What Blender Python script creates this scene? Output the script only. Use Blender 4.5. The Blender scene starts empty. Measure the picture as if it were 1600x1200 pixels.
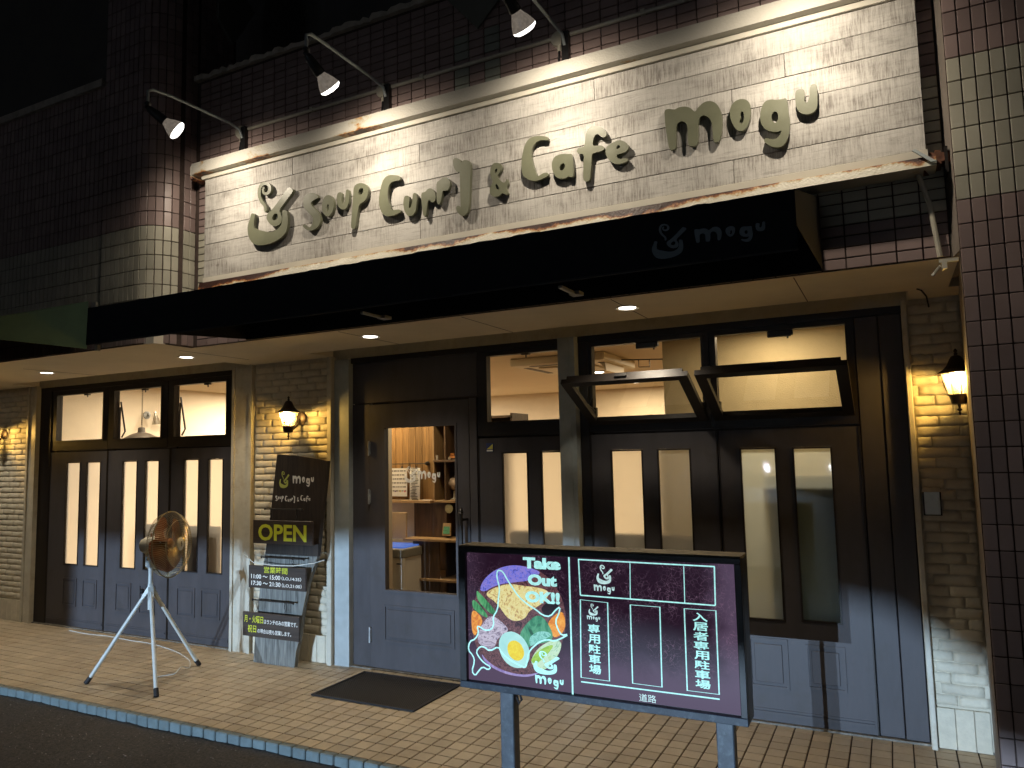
import bpy, bmesh, math, random
from mathutils import Vector, Matrix
from mathutils.geometry import tessellate_polygon
random.seed(7)
S = bpy.context.scene
C = S.collection
R = math.radians

# ------------------------------------------------------------------ camera, world, exposure
cam = bpy.data.cameras.new('camera'); camo = bpy.data.objects.new('camera', cam); C.objects.link(camo)
cam.sensor_width = 36; cam.lens = 1163.83 * 36 / 1600; cam.clip_end = 600; cam.clip_start = 0.05
fw = Vector((-0.44934, 0.88858, 0.09232)); rt = Vector((0.89124, 0.45299, -0.02216)); up = Vector((0.06151, -0.07232, 0.99548))
M = Matrix((( rt.x, up.x, -fw.x, 0), (rt.y, up.y, -fw.y, -4.5123), (rt.z, up.z, -fw.z, 1.55), (0, 0, 0, 1)))
camo.matrix_world = M
S.camera = camo
w = bpy.data.worlds.new('World'); S.world = w; w.use_nodes = True
nt = w.node_tree
sky = nt.nodes.new('ShaderNodeTexSky'); sky.sky_type = 'NISHITA'; sky.sun_disc = False
sky.sun_elevation = R(-3); sky.sun_rotation = R(200)
bg = nt.nodes['Background']; bg.inputs[1].default_value = 0.09
nt.links.new(sky.outputs[0], bg.inputs[0])
S.view_settings.view_transform = 'Standard'; S.view_settings.look = 'None'
S.view_settings.exposure = 0; S.view_settings.gamma = 1
S.cycles.use_denoising = True
try: S.cycles.denoiser = 'OPENIMAGEDENOISE'
except Exception: pass
S.cycles.max_bounces = 8; S.cycles.transparent_max_bounces = 16
S.cycles.sample_clamp_indirect = 3.0
S.cycles.caustics_reflective = False; S.cycles.caustics_refractive = False

CAM = Vector((0, -4.5123, 1.55))

# ------------------------------------------------------------------ materials
def nodes(m): return m.node_tree.nodes, m.node_tree.links
def principled(m): return m.node_tree.nodes['Principled BSDF']
def mat(name, col, rough=.6, metal=0., var=.15, scale=6., bump=.0, bscale=120., rnd=0., dirt=None, dscale=2.5, spec=.5, stretch=(1, 1, 1)):
    """painted / plain surface: colour with low and high frequency variation in place, fine relief, per-piece tint"""
    m = bpy.data.materials.new(name); m.use_nodes = True; N, L = nodes(m); p = principled(m)
    p.inputs['Roughness'].default_value = rough; p.inputs['Metallic'].default_value = metal
    p.inputs['Specular IOR Level'].default_value = spec
    geo = N.new('ShaderNodeNewGeometry')
    mp = N.new('ShaderNodeMapping'); mp.inputs['Scale'].default_value = stretch; L.new(geo.outputs['Position'], mp.inputs['Vector'])
    n1 = N.new('ShaderNodeTexNoise'); n1.inputs['Scale'].default_value = scale; n1.inputs['Detail'].default_value = 6; n1.inputs['Roughness'].default_value = .65
    L.new(mp.outputs[0], n1.inputs['Vector'])
    mr = N.new('ShaderNodeMapRange'); mr.inputs['From Min'].default_value = .3; mr.inputs['From Max'].default_value = .7
    mr.inputs['To Min'].default_value = 1 - var; mr.inputs['To Max'].default_value = 1 + var
    L.new(n1.outputs['Fac'], mr.inputs['Value'])
    last = mr.outputs[0]
    if rnd:
        oi = N.new('ShaderNodeObjectInfo')
        ad = N.new('ShaderNodeMath'); ad.operation = 'ADD'
        L.new(oi.outputs['Random'], ad.inputs[0]); L.new(geo.outputs['Random Per Island'], ad.inputs[1])
        fr = N.new('ShaderNodeMath'); fr.operation = 'FRACT'; L.new(ad.outputs[0], fr.inputs[0])
        m2 = N.new('ShaderNodeMapRange'); m2.inputs['To Min'].default_value = 1 - rnd; m2.inputs['To Max'].default_value = 1 + rnd
        L.new(fr.outputs[0], m2.inputs['Value'])
        mu = N.new('ShaderNodeMath'); mu.operation = 'MULTIPLY'; L.new(last, mu.inputs[0]); L.new(m2.outputs[0], mu.inputs[1]); last = mu.outputs[0]
    vm = N.new('ShaderNodeVectorMath'); vm.operation = 'SCALE'; vm.inputs[0].default_value = col; L.new(last, vm.inputs['Scale'])
    out = vm.outputs[0]
    if dirt:
        n3 = N.new('ShaderNodeTexNoise'); n3.inputs['Scale'].default_value = dscale; n3.inputs['Detail'].default_value = 10; n3.inputs['Roughness'].default_value = .7
        L.new(geo.outputs['Position'], n3.inputs['Vector'])
        r3 = N.new('ShaderNodeMapRange'); r3.inputs['From Min'].default_value = .52; r3.inputs['From Max'].default_value = .72; r3.inputs['To Max'].default_value = .8
        L.new(n3.outputs['Fac'], r3.inputs['Value'])
        mx = N.new('ShaderNodeMix'); mx.data_type = 'RGBA'; L.new(r3.outputs[0], mx.inputs['Factor']); L.new(out, mx.inputs['A']); mx.inputs['B'].default_value = (*dirt, 1)
        out = mx.outputs['Result']
    L.new(out, p.inputs['Base Color'])
    rr = N.new('ShaderNodeMapRange'); rr.inputs['To Min'].default_value = max(.02, rough - .12); rr.inputs['To Max'].default_value = min(1, rough + .12)
    L.new(n1.outputs['Fac'], rr.inputs['Value']); L.new(rr.outputs[0], p.inputs['Roughness'])
    if bump:
        n2 = N.new('ShaderNodeTexNoise'); n2.inputs['Scale'].default_value = bscale; n2.inputs['Detail'].default_value = 4
        L.new(mp.outputs[0], n2.inputs['Vector'])
        b = N.new('ShaderNodeBump'); b.inputs['Strength'].default_value = bump; b.inputs['Distance'].default_value = .004
        L.new(n2.outputs['Fac'], b.inputs['Height']); L.new(b.outputs[0], p.inputs['Normal'])
    return m

def emit(name, col, strength, var=0., scale=30):
    m = bpy.data.materials.new(name); m.use_nodes = True; N, L = nodes(m); p = principled(m)
    p.inputs['Base Color'].default_value = (col[0] * .3, col[1] * .3, col[2] * .3, 1); p.inputs['Roughness'].default_value = .25
    p.inputs['Emission Color'].default_value = (*col, 1); p.inputs['Emission Strength'].default_value = strength
    if var:
        geo = N.new('ShaderNodeNewGeometry'); n = N.new('ShaderNodeTexNoise'); n.inputs['Scale'].default_value = scale; n.inputs['Detail'].default_value = 8; n.inputs['Roughness'].default_value = .7
        L.new(geo.outputs['Position'], n.inputs['Vector'])
        r = N.new('ShaderNodeMapRange'); r.inputs['From Min'].default_value = .3; r.inputs['From Max'].default_value = .7
        r.inputs['To Min'].default_value = strength * (1 - var); r.inputs['To Max'].default_value = strength * (1 + var)
        L.new(n.outputs['Fac'], r.inputs['Value']); L.new(r.outputs[0], p.inputs['Emission Strength'])
    return m

def glass(name, tint=(1, 1, 1), refl=1.0, rough=.02):
    """clear window pane: straight-through transmission with a Fresnel reflection"""
    m = bpy.data.materials.new(name); m.use_nodes = True; N, L = nodes(m); N.remove(principled(m)); out = N['Material Output']
    t = N.new('ShaderNodeBsdfTransparent'); t.inputs[0].default_value = (*tint, 1)
    g = N.new('ShaderNodeBsdfGlossy'); g.inputs['Roughness'].default_value = rough
    f = N.new('ShaderNodeFresnel'); f.inputs['IOR'].default_value = 1.45
    gg = N.new('ShaderNodeNewGeometry'); fr_ = N.new('ShaderNodeMath'); fr_.operation = 'SUBTRACT'; fr_.inputs[0].default_value = refl; L.new(gg.outputs['Backfacing'], fr_.inputs[1]); fr_.use_clamp = refl <= 1   # reflect on the entering face only
    mu = N.new('ShaderNodeMath'); mu.operation = 'MULTIPLY'; L.new(fr_.outputs[0], mu.inputs[1]); L.new(f.outputs[0], mu.inputs[0]); mu.use_clamp = True
    mx = N.new('ShaderNodeMixShader'); L.new(mu.outputs[0], mx.inputs[0]); L.new(t.outputs[0], mx.inputs[1]); L.new(g.outputs[0], mx.inputs[2]); L.new(mx.outputs[0], out.inputs[0])
    return m

def lantern_glass(name, tint):
    """thin seeded glass that glows where the bulb lights it from inside"""
    m = bpy.data.materials.new(name); m.use_nodes = True; N, L = nodes(m); N.remove(principled(m)); out = N['Material Output']
    t = N.new('ShaderNodeBsdfTransparent'); t.inputs[0].default_value = (*tint, 1); s_ = N.new('ShaderNodeBsdfTranslucent'); s_.inputs[0].default_value = (*tint, 1)
    mx = N.new('ShaderNodeMixShader'); mx.inputs[0].default_value = .14; L.new(t.outputs[0], mx.inputs[1]); L.new(s_.outputs[0], mx.inputs[2])
    g = N.new('ShaderNodeBsdfGlossy'); g.inputs['Roughness'].default_value = .1; m2 = N.new('ShaderNodeMixShader'); m2.inputs[0].default_value = .05
    L.new(mx.outputs[0], m2.inputs[1]); L.new(g.outputs[0], m2.inputs[2]); L.new(m2.outputs[0], out.inputs[0]); return m

def frosted(name, col, through=.5, gloss=.16, amt=.06):
    m = bpy.data.materials.new(name); m.use_nodes = True; N, L = nodes(m); N.remove(principled(m)); out = N['Material Output']
    geo = N.new('ShaderNodeNewGeometry'); n = N.new('ShaderNodeTexNoise'); n.inputs['Scale'].default_value = 260; L.new(geo.outputs['Position'], n.inputs['Vector'])
    b = N.new('ShaderNodeBump'); b.inputs['Strength'].default_value = .25; b.inputs['Distance'].default_value = .002; L.new(n.outputs['Fac'], b.inputs['Height'])
    t = N.new('ShaderNodeBsdfTranslucent'); t.inputs[0].default_value = (*col, 1)
    g = N.new('ShaderNodeBsdfRefraction'); g.inputs['Roughness'].default_value = .34; g.inputs['IOR'].default_value = 1.25; g.inputs[0].default_value = (*col, 1)
    L.new(b.outputs[0], g.inputs['Normal'])
    mx = N.new('ShaderNodeMixShader'); mx.inputs[0].default_value = through; L.new(t.outputs[0], mx.inputs[1]); L.new(g.outputs[0], mx.inputs[2])
    gl = N.new('ShaderNodeBsdfGlossy'); gl.inputs['Roughness'].default_value = gloss
    if gloss > .1: L.new(b.outputs[0], gl.inputs['Normal'])
    m2 = N.new('ShaderNodeMixShader'); m2.inputs[0].default_value = amt; L.new(mx.outputs[0], m2.inputs[1]); L.new(gl.outputs[0], m2.inputs[2])
    L.new(m2.outputs[0], out.inputs[0])
    return m

def math_node(N, L, op, a, b=None, clamp=False):
    n = N.new('ShaderNodeMath'); n.operation = op; n.use_clamp = clamp
    for i, v in enumerate((a, b)):
        if v is None: continue
        if isinstance(v, (int, float)): n.inputs[i].default_value = v
        else: L.new(v, n.inputs[i])
    return n.outputs[0]

def plank_mat():
    """whitewashed rough-sawn softwood: saw kerfs across the board, grain along it, a few knots"""
    m = bpy.data.materials.new('whitewashed_plank'); m.use_nodes = True; N, L = nodes(m); p = principled(m); p.inputs['Roughness'].default_value = .62
    geo = N.new('ShaderNodeNewGeometry'); oi = N.new('ShaderNodeObjectInfo')
    off = N.new('ShaderNodeVectorMath'); off.operation = 'SCALE'; off.inputs[0].default_value = (37, 11, 23); L.new(oi.outputs['Random'], off.inputs['Scale'])
    ad = N.new('ShaderNodeVectorMath'); L.new(geo.outputs['Position'], ad.inputs[0]); L.new(off.outputs[0], ad.inputs[1]); pos = ad.outputs[0]
    def noise(sc, scale, detail=4, rough=.6, dist=0):
        mp = N.new('ShaderNodeMapping'); mp.inputs['Scale'].default_value = sc; L.new(pos, mp.inputs['Vector'])
        n = N.new('ShaderNodeTexNoise'); n.inputs['Scale'].default_value = scale; n.inputs['Detail'].default_value = detail; n.inputs['Roughness'].default_value = rough; n.inputs['Distortion'].default_value = dist
        L.new(mp.outputs[0], n.inputs['Vector']); return n.outputs['Fac']
    kerf = noise((1, 1, .06), 165, 3, .75)
    grain = noise((.10, 1, 1), 75, 4, .6, .8)
    patch = noise((.7, 1, 1.2), 4.5, 5)
    fine = noise((1, 1, .35), 320, 2)
    def ramp(v, a, b, lo=0., hi=1.):
        r = N.new('ShaderNodeMapRange'); r.inputs['From Min'].default_value = a; r.inputs['From Max'].default_value = b
        r.inputs['To Min'].default_value = lo; r.inputs['To Max'].default_value = hi; L.new(v, r.inputs['Value']); return r.outputs[0]
    k = ramp(kerf, .42, .66); k = math_node(N, L, 'MULTIPLY', k, ramp(patch, .30, .62))
    g = ramp(grain, .52, .72, 0, .55); g = math_node(N, L, 'MULTIPLY', g, ramp(patch, .62, .35, .15, 1.))
    wear = math_node(N, L, 'ADD', math_node(N, L, 'MULTIPLY', k, .85), g)
    wear = math_node(N, L, 'ADD', wear, ramp(fine, .5, .8, 0, .25)); wear = math_node(N, L, 'ADD', wear, ramp(patch, .46, .66, 0, .34))
    vo = N.new('ShaderNodeTexVoronoi'); vo.inputs['Scale'].default_value = 3.4
    mp = N.new('ShaderNodeMapping'); mp.inputs['Scale'].default_value = (.75, 0.001, 1.25); L.new(pos, mp.inputs['Vector']); L.new(mp.outputs[0], vo.inputs['Vector'])
    kn = ramp(vo.outputs['Distance'], .030, .055, 1, 0); core = ramp(vo.outputs['Distance'], .022, .030, 1, 0)
    ring = math_node(N, L, 'SUBTRACT', kn, math_node(N, L, 'MULTIPLY', core, .5))
    wear = math_node(N, L, 'ADD', wear, math_node(N, L, 'MULTIPLY', ring, .55), True)
    mx = N.new('ShaderNodeMix'); mx.data_type = 'RGBA'; L.new(wear, mx.inputs['Factor'])
    mx.inputs['A'].default_value = (.55, .53, .495, 1); mx.inputs['B'].default_value = (.205, .185, .165, 1)
    vm = N.new('ShaderNodeVectorMath'); vm.operation = 'SCALE'; L.new(mx.outputs['Result'], vm.inputs[0]); L.new(ramp(oi.outputs['Random'], 0, 1, .88, 1.08), vm.inputs['Scale'])
    L.new(vm.outputs[0], p.inputs['Base Color'])
    b = N.new('ShaderNodeBump'); b.inputs['Strength'].default_value = .6; b.inputs['Distance'].default_value = .002; b.invert = True
    L.new(wear, b.inputs['Height']); L.new(b.outputs[0], p.inputs['Normal'])
    return m

def rust_paint(name, col, spots, zlo, zhi, amount=1.):
    """old cream paint that peels and rusts at given places (x centre, half width)"""
    m = bpy.data.materials.new(name); m.use_nodes = True; N, L = nodes(m); p = principled(m); p.inputs['Roughness'].default_value = .5
    geo = N.new('ShaderNodeNewGeometry'); sx = N.new('ShaderNodeSeparateXYZ'); L.new(geo.outputs['Position'], sx.inputs[0])
    tot = None
    for x, hw, s in spots:
        d = math_node(N, L, 'ABSOLUTE', math_node(N, L, 'SUBTRACT', sx.outputs['X'], x))
        v = math_node(N, L, 'MULTIPLY', math_node(N, L, 'SUBTRACT', 1., math_node(N, L, 'DIVIDE', d, hw), True), s)
        tot = v if tot is None else math_node(N, L, 'ADD', tot, v)
    # rust starts at the top lip of the channel and runs down
    zz = N.new('ShaderNodeMapRange'); zz.inputs['From Min'].default_value = zlo; zz.inputs['From Max'].default_value = zhi; zz.inputs['To Min'].default_value = -.18; zz.inputs['To Max'].default_value = .3
    L.new(sx.outputs['Z'], zz.inputs['Value'])
    mp = N.new('ShaderNodeMapping'); mp.inputs['Scale'].default_value = (.8, 1, 1.); L.new(geo.outputs['Position'], mp.inputs['Vector'])
    n = N.new('ShaderNodeTexNoise'); n.inputs['Scale'].default_value = 26; n.inputs['Detail'].default_value = 10; n.inputs['Roughness'].default_value = .72; L.new(mp.outputs[0], n.inputs['Vector'])
    v = math_node(N, L, 'ADD', math_node(N, L, 'MULTIPLY', n.outputs['Fac'], .9), math_node(N, L, 'MULTIPLY', tot, .45 * amount))
    v = math_node(N, L, 'ADD', v, zz.outputs[0])
    cr = N.new('ShaderNodeValToRGB'); e = cr.color_ramp.elements
    e[0].position = .60; e[0].color = (*col, 1); e[1].position = .92; e[1].color = (.035, .012, .008, 1)
    for pos_, c_ in ((.70, (col[0] * .82, col[1] * .74, col[2] * .58)), (.76, (.40, .20, .07)), (.83, (.17, .055, .02))):
        q = e.new(pos_); q.color = (*c_, 1)
    L.new(v, cr.inputs[0]); L.new(cr.outputs[0], p.inputs['Base Color'])
    n2 = N.new('ShaderNodeTexVoronoi'); n2.inputs['Scale'].default_value = 95; L.new(geo.outputs['Position'], n2.inputs['Vector'])
    hh = math_node(N, L, 'ADD', math_node(N, L, 'MULTIPLY', n2.outputs['Distance'], .35), v)
    b = N.new('ShaderNodeBump'); b.inputs['Strength'].default_value = .55; b.inputs['Distance'].default_value = .006; L.new(hh, b.inputs['Height']); L.new(b.outputs[0], p.inputs['Normal'])
    return m

def wood(name, a, bcol, scale=14, along='Z', rough=.5):
    m = bpy.data.materials.new(name); m.use_nodes = True; N, L = nodes(m); p = principled(m); p.inputs['Roughness'].default_value = rough
    geo = N.new('ShaderNodeNewGeometry'); oi = N.new('ShaderNodeObjectInfo')
    off = N.new('ShaderNodeVectorMath'); off.operation = 'SCALE'; off.inputs[0].default_value = (17, 5, 9); L.new(oi.outputs['Random'], off.inputs['Scale'])
    ad = N.new('ShaderNodeVectorMath'); L.new(geo.outputs['Position'], ad.inputs[0]); L.new(off.outputs[0], ad.inputs[1])
    mp = N.new('ShaderNodeMapping'); mp.inputs['Scale'].default_value = (1, 1, .07) if along == 'Z' else (.07, 1, 1); L.new(ad.outputs[0], mp.inputs['Vector'])
    n = N.new('ShaderNodeTexNoise'); n.inputs['Scale'].default_value = scale * 4; n.inputs['Detail'].default_value = 6; n.inputs['Distortion'].default_value = 1.2; L.new(mp.outputs[0], n.inputs['Vector'])
    cr = N.new('ShaderNodeValToRGB'); cr.color_ramp.elements[0].position = .3; cr.color_ramp.elements[0].color = (*a, 1); cr.color_ramp.elements[1].position = .7; cr.color_ramp.elements[1].color = (*bcol, 1)
    L.new(n.outputs['Fac'], cr.inputs[0])
    vm = N.new('ShaderNodeVectorMath'); vm.operation = 'SCALE'; L.new(cr.outputs[0], vm.inputs[0])
    mr = N.new('ShaderNodeMapRange'); mr.inputs['To Min'].default_value = .75; mr.inputs['To Max'].default_value = 1.2; L.new(oi.outputs['Random'], mr.inputs['Value']); L.new(mr.outputs[0], vm.inputs['Scale'])
    L.new(vm.outputs[0], p.inputs['Base Color'])
    b = N.new('ShaderNodeBump'); b.inputs['Strength'].default_value = .4; b.inputs['Distance'].default_value = .003; L.new(n.outputs['Fac'], b.inputs['Height']); L.new(b.outputs[0], p.inputs['Normal'])
    return m

# ------------------------------------------------------------------ objects
ORG = {}
def tag(o, label=None, cat=None, group=None, kind=None):
    if label: o['label'] = label
    if cat: o['category'] = cat
    if group: o['group'] = group
    if kind: o['kind'] = kind
    return o
def thing(name, loc, label, cat, group=None, kind=None):
    o = bpy.data.objects.new(name, None); C.objects.link(o); o.location = loc; o.empty_display_size = .1
    ORG[o.name] = Vector(loc); return tag(o, label, cat, group, kind)
def org(o): return ORG.get(o.name, Vector((0, 0, 0))) if o else Vector((0, 0, 0))

class G:
    """collects shapes in world coordinates; obj() links them as ONE mesh object under a parent"""
    def __init__(s): s.v = []; s.f = []
    def add(s, v, f):
        n = len(s.v); s.v += [tuple(a) for a in v]; s.f += [tuple(i + n for i in q) for q in f]; return s
    def box(s, x0, x1, y0, y1, z0, z1):
        v = [(x0, y0, z0), (x1, y0, z0), (x1, y1, z0), (x0, y1, z0), (x0, y0, z1), (x1, y0, z1), (x1, y1, z1), (x0, y1, z1)]
        return s.add(v, [(0, 3, 2, 1), (4, 5, 6, 7), (0, 1, 5, 4), (1, 2, 6, 5), (2, 3, 7, 6), (3, 0, 4, 7)])
    def hexa(s, v8): return s.add(v8, [(0, 3, 2, 1), (4, 5, 6, 7), (0, 1, 5, 4), (1, 2, 6, 5), (2, 3, 7, 6), (3, 0, 4, 7)])
    def tube(s, pts, r, n=8, cap=True):
        pts = [Vector(p) for p in pts]; rings = []; rr = r if isinstance(r, (list, tuple)) else [r] * len(pts)
        prev = None
        for i, p in enumerate(pts):
            d = (pts[min(i + 1, len(pts) - 1)] - pts[max(i - 1, 0)]).normalized()
            a = prev if prev is not None else (Vector((0, 0, 1)) if abs(d.z) < .9 else Vector((1, 0, 0)))
            u = (a - d * a.dot(d)); u = u.normalized() if u.length > 1e-6 else d.orthogonal().normalized()
            v = d.cross(u); prev = u
            rings.append([p + (u * math.cos(2 * math.pi * k / n) + v * math.sin(2 * math.pi * k / n)) * rr[i] for k in range(n)])
        V = [q for r_ in rings for q in r_]; F = []
        for i in range(len(pts) - 1):
            for k in range(n): F.append((i * n + k, i * n + (k + 1) % n, (i + 1) * n + (k + 1) % n, (i + 1) * n + k))
        if cap: F.append(tuple(range(n))[::-1]); F.append(tuple((len(pts) - 1) * n + k for k in range(n)))
        return s.add(V, F)
    def lathe(s, base, axis, prof, n=20, rot=0., caps=True):
        base = Vector(base); d = Vector(axis).normalized(); u = d.orthogonal().normalized() if abs(d.z) < .99 else Vector((1, 0, 0)); v = d.cross(u)
        V = []; F = []; m = len(prof)
        for r, h in prof:
            for k in range(n):
                a = 2 * math.pi * k / n + rot; V.append(base + d * h + (u * math.cos(a) + v * math.sin(a)) * r)
        for i in range(m - 1):
            for k in range(n): F.append((i * n + k, i * n + (k + 1) % n, (i + 1) * n + (k + 1) % n, (i + 1) * n + k))
        if caps:
            F.append(tuple(range(n))[::-1]); F.append(tuple((m - 1) * n + k for k in range(n)))
        return s.add(V, F)
    def poly(s, outer, holes, to3, depth):
        """flat outline with holes in plane coordinates, given thickness along to3's third coordinate"""
        loops = [outer] + holes
        tri = tessellate_polygon([[Vector((a, b, 0)) for a, b in lp] for lp in loops])
        flat = [q for lp in loops for q in lp]; n = len(flat)
        V = [to3(a, b, 0.) for a, b in flat]
        if depth == 0: return s.add(V, [tuple(t) for t in tri])
        V += [to3(a, b, depth) for a, b in flat]
        F = [tuple(t) for t in tri] + [tuple(i + n for i in t[::-1]) for t in tri]; k = 0
        for lp in loops:
            for i in range(len(lp)): j = (i + 1) % len(lp); F.append((k + i, k + j, k + j + n, k + i + n))
            k += len(lp)
        return s.add(V, F)
    def strip(s, pts, wdt, to3, closed=False):
        n = len(pts); V = []; F = []
        for i in range(n):
            a = Vector(pts[(i - 1) % n if closed else max(i - 1, 0)]); b = Vector(pts[(i + 1) % n if closed else min(i + 1, n - 1)]); d = (b - a).normalized(); nn = Vector((-d.y, d.x)) * wdt / 2
            p = Vector(pts[i]); q, r = p + nn, p - nn; V += [to3(q.x, q.y, 0), to3(r.x, r.y, 0)]
        for i in range(n if closed else n - 1): j = (i + 1) % n; F.append((2 * i, 2 * i + 1, 2 * j + 1, 2 * j))
        return s.add(V, F)
    def obj(s, name, m, parent=None, bevel=0., smooth=False, kind=None, label=None, fix=True):
        o0 = org(parent); me = bpy.data.meshes.new(name)
        me.from_pydata([(a - o0.x, b - o0.y, c - o0.z) for a, b, c in s.v], [], s.f); me.validate()
        if fix or bevel:
            bm = bmesh.new(); bm.from_mesh(me); bmesh.ops.recalc_face_normals(bm, faces=bm.faces)
            if bevel: bmesh.ops.bevel(bm, geom=bm.edges[:], offset=bevel, segments=1, affect='EDGES', clamp_overlap=True)
            bm.to_mesh(me); bm.free()
        if smooth:
            for q in me.polygons: q.use_smooth = True
        me.materials.append(m); o = bpy.data.objects.new(name, me); C.objects.link(o)
        if smooth:
            try: me.set_sharp_from_angle(angle=R(40))
            except Exception: pass
        if parent: o.parent = parent; ORG[o.name] = o0
        return tag(o, label=label, kind=kind)
def box(name, x0, x1, y0, y1, z0, z1, m, parent=None, bevel=.002, **k): return G().box(x0, x1, y0, y1, z0, z1).obj(name, m, parent, bevel, **k)

# unit pieces shared by alike tiles / bricks -------------------------------------------------
_shared = {}
def chamfer_mesh(key, sx, sy, sz, m, bev):
    k = (key, round(sx, 4), round(sy, 4), round(sz, 4), m.name)
    if k not in _shared:
        me = bpy.data.meshes.new(key); bm = bmesh.new(); bmesh.ops.create_cube(bm, size=1)
        bmesh.ops.scale(bm, vec=(sx, sy, sz), verts=bm.verts)
        bmesh.ops.bevel(bm, geom=bm.edges[:], offset=bev, segments=1, affect='EDGES')
        bm.to_mesh(me); bm.free(); me.materials.append(m); _shared[k] = me
    return _shared[k]
def pieces(parent, name, specs, limit=290, bev=.0025):
    """specs: (centre, size, material, rotz). The largest seen are objects, the rest one joined mesh per material."""
    def key(s): c = Vector(s[0]); return (c - CAM).length
    specs = sorted(specs, key=key); o0 = org(parent)
    for c, sz, m, rz in specs[:limit]:
        me = chamfer_mesh(name, *sz, m, bev); o = bpy.data.objects.new(name, me); C.objects.link(o)
        o.parent = parent; o.location = Vector(c) - o0; o.rotation_euler = (random.uniform(-.006, .006), random.uniform(-.004, .004), rz + random.uniform(-.006, .006))
    rest = {}
    for s_ in specs[limit:]: rest.setdefault(s_[2].name, []).append(s_)
    for mn, ss in rest.items():
        V = []; F = []
        for c, sz, m, rz in ss:
            me = chamfer_mesh(name, *sz, m, bev); rot = Matrix.Rotation(rz, 3, 'Z') @ Matrix.Rotation(random.uniform(-.006, .006), 3, 'X'); n = len(V); cc = Vector(c) - o0
            V += [tuple(rot @ v.co + cc) for v in me.vertices]; F += [tuple(i + n for i in p.vertices) for p in me.polygons]
        me = bpy.data.meshes.new('joined_' + name + 's'); me.from_pydata(V, [], F); me.materials.append(ss[0][2])
        o = bpy.data.objects.new('joined_' + name + 's', me); C.objects.link(o); o.parent = parent; o['kind'] = 'stuff'

def copy_tree(o, parent=None):
    c = o.copy(); C.objects.link(c); c.parent = parent
    for ch in list(o.children): copy_tree(ch, c)
    return c

def smooth_loop(p, it=1):
    for _ in range(it):
        q = []; n = len(p)
        for i in range(n):
            a, b = Vector(p[i]), Vector(p[(i + 1) % n]); q += [tuple(a * .75 + b * .25), tuple(a * .25 + b * .75)]
        p = q
    return p

def text_flat(parent, s, rect, to3, m, name='lettering', bold=.0, depth=0., keep=False):
    cu = bpy.data.curves.new('t', 'FONT'); cu.body = s; cu.size = 1; cu.offset = bold; cu.resolution_u = 3
    o = bpy.data.objects.new('t', cu); C.objects.link(o); bpy.context.view_layer.update()
    me = bpy.data.meshes.new_from_object(o.evaluated_get(bpy.context.evaluated_depsgraph_get()))
    V = [v.co.copy() for v in me.vertices]; F = [tuple(p.vertices) for p in me.polygons]
    bpy.data.objects.remove(o); bpy.data.curves.remove(cu); bpy.data.meshes.remove(me)
    if not V: return None
    x0 = min(v.x for v in V); x1 = max(v.x for v in V); y0 = min(v.y for v in V); y1 = max(v.y for v in V)
    a0, a1, b0, b1 = rect; kx = (a1 - a0) / (x1 - x0); ky = (b1 - b0) / (y1 - y0)
    if keep: kx = ky = min(kx, ky); a0 += ((a1 - a0) - kx * (x1 - x0)) / 2; b0 += ((b1 - b0) - ky * (y1 - y0)) / 2
    g = G(); g.add([to3(a0 + (v.x - x0) * kx, b0 + (v.y - y0) * ky, depth) for v in V], F)
    return g.obj(name, m, parent, fix=False)
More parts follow.
